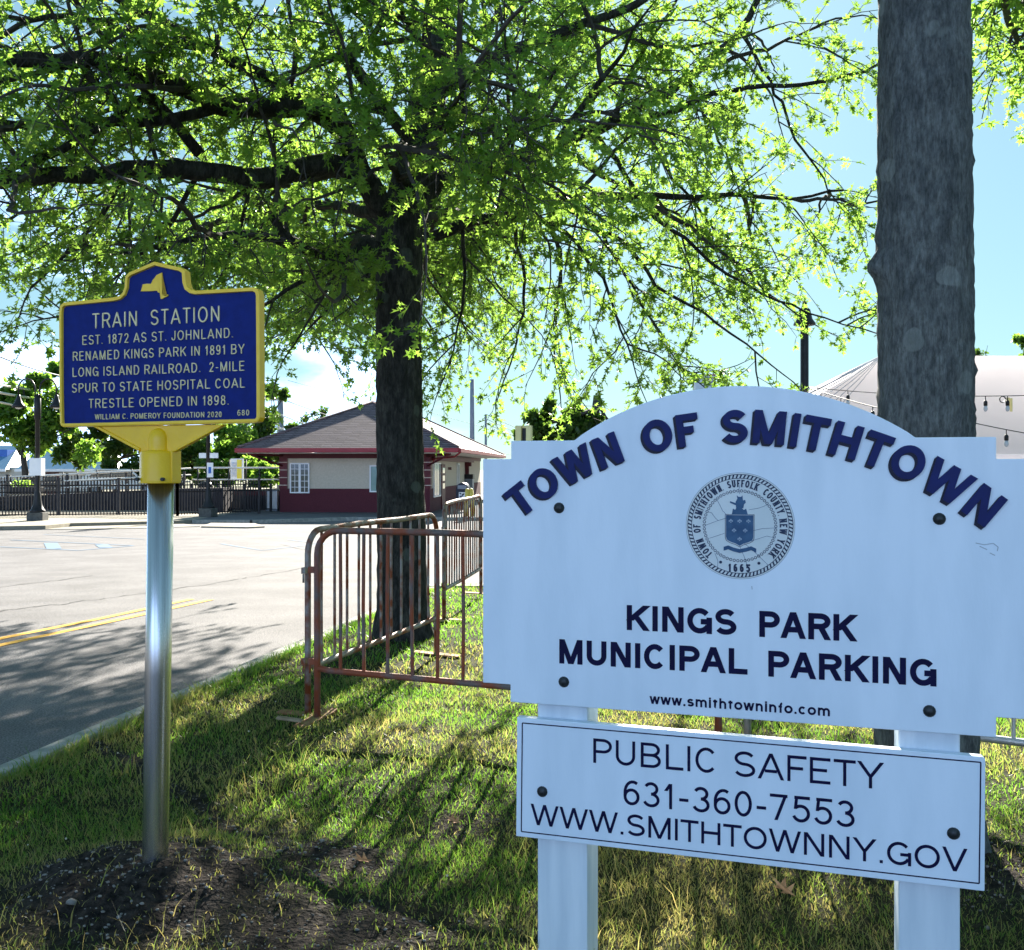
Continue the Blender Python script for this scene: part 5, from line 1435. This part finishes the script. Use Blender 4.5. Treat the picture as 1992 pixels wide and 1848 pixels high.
wire('upper of three thick pale cables crossing behind the twin arm lamp', [at(-60,738,44), at(120,766,54), at(540,776,72)], .055, m_wirew, .05)
wire('middle of three thick pale cables crossing behind the twin arm lamp', [at(-60,752,44), at(120,783,54), at(540,807,72)], .065, m_wirew, .05)
wire('lowest of three thick pale cables crossing behind the twin arm lamp', [at(-60,770,44), at(120,803,54), at(540,834,72)], .055, m_wirew, .05)
wire('dark overhead cable sloping down to the left edge of the history marker', [at(-60,668,30), at(118,731,42), at(540,775,72)], .028, m_wire, .1)
wire('thin high wire running right from the crossarm pole over the roof', [at(548,776,72), at(760,842,110), at(1100,900,190)], .03, m_pole, .2)
wire('lower wire running right from the crossarm pole behind the roof', [at(548,808,72), at(720,860,110), at(1100,905,190)], .03, m_pole, .2)
wire('faint wire high across the clouds above the station roof', [at(560,740,90), at(830,800,120), at(1100,870,180)], .022, m_pole, .2)
for k, (y0_, lb) in enumerate(((806,'upper'),(815,'middle'),(824,'lower'))):
    wire(lb+' of three wires fanning right from the shorter thin pole', [at(946,y0_,76), at(1100,870+y0_-806,110), at(1300,905+.3*(y0_-806),160)], .022, m_pole, .1)

# ------------------------------------------------------------------ right: marquee, string lights, house behind the sign
def tpt(px, py, d): return tuple(at(px, py, d))
mq = thing('marquee_tent', 'big white marquee tent at the right, behind the thick trunk', 'tent', Vector((9, 24, -.3)))
def loc_(p): return tuple(Vector(p)-mq.location)
fl, fr = tpt(1360,884,21.5), tpt(2420,884,21.5); rl, rr_ = tpt(1716,692,26), tpt(2300,692,26)
bl2, br2 = (fl[0], 31, fl[2]), (fr[0], 31, fr[2])
mb = MB()
def patch(a, b, c, d_, n1=10, n2=8, sagv=.12):
    a, b, c, d_ = map(Vector, (a, b, c, d_)); vs = []
    for j in range(n2+1):
        v = j/n2
        for i in range(n1+1):
            u = i/n1; q = a.lerp(b, u).lerp(d_.lerp(c, u), v); q.z -= sagv*4*v*(1-v)*(.75+.25*math.cos(u*2*math.pi*3)); vs.append(loc_(q))
    mb.add(vs, [(j*(n1+1)+i, j*(n1+1)+i+1, (j+1)*(n1+1)+i+1, (j+1)*(n1+1)+i) for j in range(n2) for i in range(n1)], 0, True)
patch(fl, fr, rr_, rl, 36, 10); patch(bl2, fl, rl, rl, 10, 8); patch(fr, br2, rr_, rr_, 10, 8); patch(br2, bl2, rl, rr_, 36, 8)
can = mb.build('canopy', m_tent, mq)
mb = MB()
for k in range(9):
    p, q = Vector(fl).lerp(Vector(fr), (k+.3)/9), Vector(rl).lerp(Vector(rr_), max(0,min(1,(k-.8)/7.2)))
for k in range(7):
    p = Vector(bl2).lerp(Vector(fl), .2+.8*k/6.5); mb.tube([loc_(p.lerp(Vector(rl), t)-Vector((0,0,.12*4*t*(1-t)*.9-.02))) for t in (0,.25,.5,.75,1)], .012, 4)
for k in range(4):
    p = Vector(fl).lerp(Vector(rl), 0); q = Vector(fl).lerp(Vector(fr), .05+.04*k); mb.tube([loc_(q.lerp(Vector(rl), t)-Vector((0,.02,.12*4*t*(1-t)*.9-.015))) for t in (0,.25,.5,.75,1)], .010, 4)
mb.build('seam', m_grey, can)
mb = MB(); pf_ = loc_(fl); pr_ = loc_(fr)
mb.box(pf_[0], pr_[0], pf_[1]-.03, pf_[1], pf_[2]-.30, pf_[2]-.001); mb.build('valance', m_tent, mq)
mb = MB(); mb.box(pf_[0], pr_[0], pf_[1]-.05, pf_[1]-.031, pf_[2]-.40, pf_[2]-.301); mb.build('trim', mat('tan_trim', (.42,.34,.28)), mq)
for k in range(5):
    x = pf_[0]+(pr_[0]-pf_[0])*k/4
    mb = MB(); mb.tube([(x,pf_[1]+.1,-.35),(x,pf_[1]+.1,pf_[2])], .05, 8); mb.build('pole', m_frame, mq)
def string_light(label, pts, bulbs, sag, r=.008):
    P = [Vector(p) for p in pts]; t = thing('string_light', label, 'string lights', P[0], 0, 'festoon lights strung to the marquee')
    out = []
    for k in range(31):
        q = P[0].lerp(P[1], k/30); q.z -= sag*4*(k/30)*(1-k/30); out.append(q-P[0])
    mb = MB(); mb.tube(out, r, 5); mb.build('cable', m_wire, t)
    for f in bulbs:
        q = P[0].lerp(P[1], f)-P[0]; q.z -= sag*4*f*(1-f)
        mb = MB(); mb.tube([q, q-Vector((0,0,.07))], .008, 5); mb.lathe([(.03,-.16),(.032,-.10),(.02,-.075),(.01,-.07)], 10, c=tuple(q)); sk = mb.build('socket', m_black, t)
        mb = MB(); mb.lathe([(.022,-.16),(.030,-.19),(.032,-.215),(.022,-.245),(.004,-.255)], 10, c=tuple(q)); mb.build('bulb', m_bulb, sk)
    return t
string_light('upper festoon cable with dark sockets running right from the lamp pole', [at(1573,753,17.5), at(2120,764,15.5)], (.155,.657,.732,.86), .10)
string_light('festoon cable dropping from the lamp pole in front of the tent slope', [at(1573,754,17.5), at(1790,812,14.5)], (.13,.33,.62), .03)
string_light('lower festoon cable with single bulb across the white tent wall', [at(1800,800,15), at(2120,862,14)], (.30,.51,.74), .04)
tg = thing('cable_tag', 'knot of spare cable and pale tags hanging on the upper festoon cable', 'cable tags', at(1958,771,16.1))
mb = MB()
for s in (0, 1): mb.tube([(.05*math.cos(q/6*math.pi)-.06, s*.01, .05*math.sin(q/6*math.pi)-.05) for q in range(13)], .008, 5)
mb.build('coil', m_black, tg)
mb = MB(); mb.box(.0,.05,-.01,.002,-.22,-.02); mb.box(.06,.10,.004,.012,-.25,-.03); mb.build('tag', m_cream, tg)
hb = thing('house', 'pale house with a chimney just clearing the arched top of the white sign', 'house', Vector(((1390-996)/FX*70, 70, -.6)))
zt = at(0, 790, 70).z+.6
mb = MB(); mb.box(-4,4,0,7,0,zt-1.2); mb.build('wall', m_creamwall, hb)
mb = MB(); mb.add([(-4.4,-.4,zt-1.25),(4.4,-.4,zt-1.25),(4.4,7.4,zt-1.25),(-4.4,7.4,zt-1.25),(-3,3.5,zt),(3,3.5,zt)], [(0,1,5,4),(1,2,5),(2,3,4,5),(3,0,4)]); hr = mb.build('roof', m_roof, hb)
zc = at(0, 728, 70).z+.6
mb = MB(); mb.box(-.75,.75,3.2,4.4,zt-.6,zc); mb.box(-.85,.85,3.1,4.5,zc+.001,zc+.18); mb.build('chimney', mat('pale_brick', (.45,.52,.58), (.52,.58,.62), scale=12), hr)
mb = MB(); mb.box(-.75,.75,3.3,4.3,zc+.181,zc+.32); mb.build('chimney_cap', m_red, hr)

# ------------------------------------------------------------------ grass and small stuff on the lawn
def blades(n, x, y, hmin, hmax, w, seed):
    r_ = np.random.default_rng(seed)
    dirt = dirt_shade_amt(x, y); dry = dry_shade_amt(x, y)  # dirt and dry both include the painted shade-edge strip
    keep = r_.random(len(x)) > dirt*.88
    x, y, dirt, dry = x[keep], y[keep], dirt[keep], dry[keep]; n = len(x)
    z = lawn_z(x, y)-.004
    tall = .55+.9*fbm(x, y, 3.1)
    h = r_.uniform(hmin, hmax, n)*tall*(1-.35*dirt)
    a = r_.uniform(0, 2*np.pi, n); lean = r_.uniform(.15, 1.25, n)*h; la = r_.uniform(0, 2*np.pi, n)
    ww = w*r_.uniform(.6, 1.3, n)*(1+.05*y)
    dx, dy = np.cos(a)*ww, np.sin(a)*ww; lx, ly = np.cos(la)*lean, np.sin(la)*lean
    B1 = np.stack([x-dx, y-dy, z], 1); B2_ = np.stack([x+dx, y+dy, z], 1)
    M1 = np.stack([x-dx*.75+lx*.35, y-dy*.75+ly*.35, z+h*.6], 1); M2 = np.stack([x+dx*.75+lx*.35, y+dy*.75+ly*.35, z+h*.6], 1)
    Tp = np.stack([x+lx, y+ly, z+h*.97], 1)
    V = np.stack([B1, B2_, M1, M2, Tp], 1).reshape(-1, 3)
    t = np.array([(0,1,3),(0,3,2),(2,3,4)])[None]+np.arange(n)[:, None, None]*5
    tone = np.clip(dry*.72-.04+r_.normal(0, .16, n)+(r_.random(n) < .10+.25*dry)*.5, 0, 1)
    c = np.repeat(tone, 5)
    return V, t.reshape(-1, 3), np.stack([c, c, c, np.ones_like(c)], 1)
def scatter(n, ya, yb, half=.92, seed=0):
    r_ = np.random.default_rng(seed)
    y = np.sqrt(r_.random(n)*(yb**2-ya**2)+ya**2)
    x = r_.uniform(-half, half, n)*(y+.3)
    k = x > kerb_x(y)+.02; return x[k], y[k]
parts = []
for (n, ya, yb, h0, h1, w, sd) in ((125000, 2.0, 4.2, .010, .040, .0015, 21), (110000, 4.2, 6.8, .012, .047, .0020, 22), (78000, 6.8, 12.1, .018, .06, .0032, 23)):
    x, y = scatter(n, ya, yb, seed=sd); parts.append(blades(n, x, y, h0, h1, w, sd))
# long loose stalks by the dirt and along the kerb
x, y = scatter(5200, 2.4, 5.0, seed=31); k = dry_shade_amt(x, y) > .25; parts.append(blades(1, x[k], y[k], .06, .15, .0013, 32))
yk = rng.uniform(3.8, 11.5, 4200); xk = kerb_x(yk)+.015+np.abs(rng.normal(0, .06, 4200)); parts.append(blades(1, xk, yk, .03, .085, .002, 33))
off = 0; VV = []; TT = []; CC = []
for V, T, c in parts: VV.append(V); TT.append(T+off); CC.append(c); off += len(V)
g = np_mesh('grass', np.concatenate(VV), np.concatenate(TT), m_grass, None, np.concatenate(CC)); tagp(g, kind='stuff')
# pebbles in the bare soil
bm = bmesh.new(); bmesh.ops.create_icosphere(bm, subdivisions=1, radius=1); bm.verts.ensure_lookup_table()
IV = np.array([v.co for v in bm.verts]); IT = np.array([[v.index for v in f.verts] for f in bm.faces]); bm.free()
x, y = scatter(26000, 2.4, 5.2, seed=41); d_ = dirt_shade_amt(x, y); k = rng.random(len(x)) < np.clip(d_-.22, 0, 1)*.95; x, y = x[k], y[k]; n = len(x)
s_ = .0022+.0045*rng.random(n)**2.2+(rng.random(n) < .02)*rng.uniform(.003, .008, n)
sc3 = s_[:, None]*np.stack([rng.uniform(.8,1.4,n), rng.uniform(.7,1.1,n), rng.uniform(.5,.9,n)], 1)
V = np.stack([x, y, lawn_z(x, y)+s_*.25], 1)[:, None, :]+IV[None]*sc3[:, None, :]*(1+rng.normal(0, .12, (n, len(IV), 1)))
T = IT[None]+np.arange(n)[:, None, None]*len(IV)
pe = np_mesh('pebbles', V.reshape(-1, 3), T.reshape(-1, 3), m_stone, None, smooth=True); tagp(pe, kind='stuff')
# clover heads
x, y = scatter(260, 2.8, 8.5, seed=51); k = dirt_shade_amt(x, y) < .35; x, y = x[k], y[k]; n = len(x)
V = np.stack([x, y, lawn_z(x, y)+.045], 1)[:, None, :]+IV[None]*rng.uniform(.0028,.0055,(n,1,1))
cl = np_mesh('clover_flowers', V.reshape(-1,3), (IT[None]+np.arange(n)[:,None,None]*len(IV)).reshape(-1,3), mat('clover_head', (.45,.42,.32), (.55,.52,.42))); tagp(cl, kind='stuff')
def lawn_pt(px, py):
    lo, hi = 1.0, 14.0
    for _ in range(40):
        md = (lo+hi)/2
        if EYE+(910-py)/FX*md > float(lawn_z((px-996)/FX*md, md)): lo = md
        else: hi = md
    return Vector(((px-996)/FX*lo, lo, float(lawn_z((px-996)/FX*lo, lo))))
def dry_leaf(px, py, s, label, rot):
    p = lawn_pt(px, py); mb = MB()
    vs = [(v[0]*s*1.1, (v[1]-.5)*s, .012+abs(v[2])*s*1.5+.25*s*(v[1]-.5)**2) for v in LV]
    mb.add(vs, [tuple(f) for f in LT]); o = mb.build('fallen_leaf', m_dryleaf); o.location = p+Vector((0,0,.02)); o.rotation_euler = (R(18), R(-12), rot)
    so_ = o.modifiers.new('thick', 'SOLIDIFY'); so_.thickness = .001
    tagp(o, label, 'leaf', 'dry leaves on the lawn')
dry_leaf(1523, 1745, .10, 'curled brown leaf on the grass below the white board, right of its left post', .6)
dry_leaf(1128, 2000, .08, 'brown leaf', .2) if False else None
dry_leaf(700, 1690, .09, 'tan leaf lying in dry grass to the right of the bare dirt', 2.0)
dry_leaf(880, 1610, .08, 'pale brown leaf on the worn patch left of the white lower board', 1.2)
wd = MB(); wd.box(-.075,.075,-.016,.016,0,.016); o = wd.build('scrap_wood', m_wood, None, bevel=.003); o.location = lawn_pt(563, 1412)+Vector((0,0,.03)); o.rotation_euler = (R(3), R(4), R(-12))
tagp(o, 'weathered strip of wood lying in the grass left of the barrier foot', 'wood scrap')
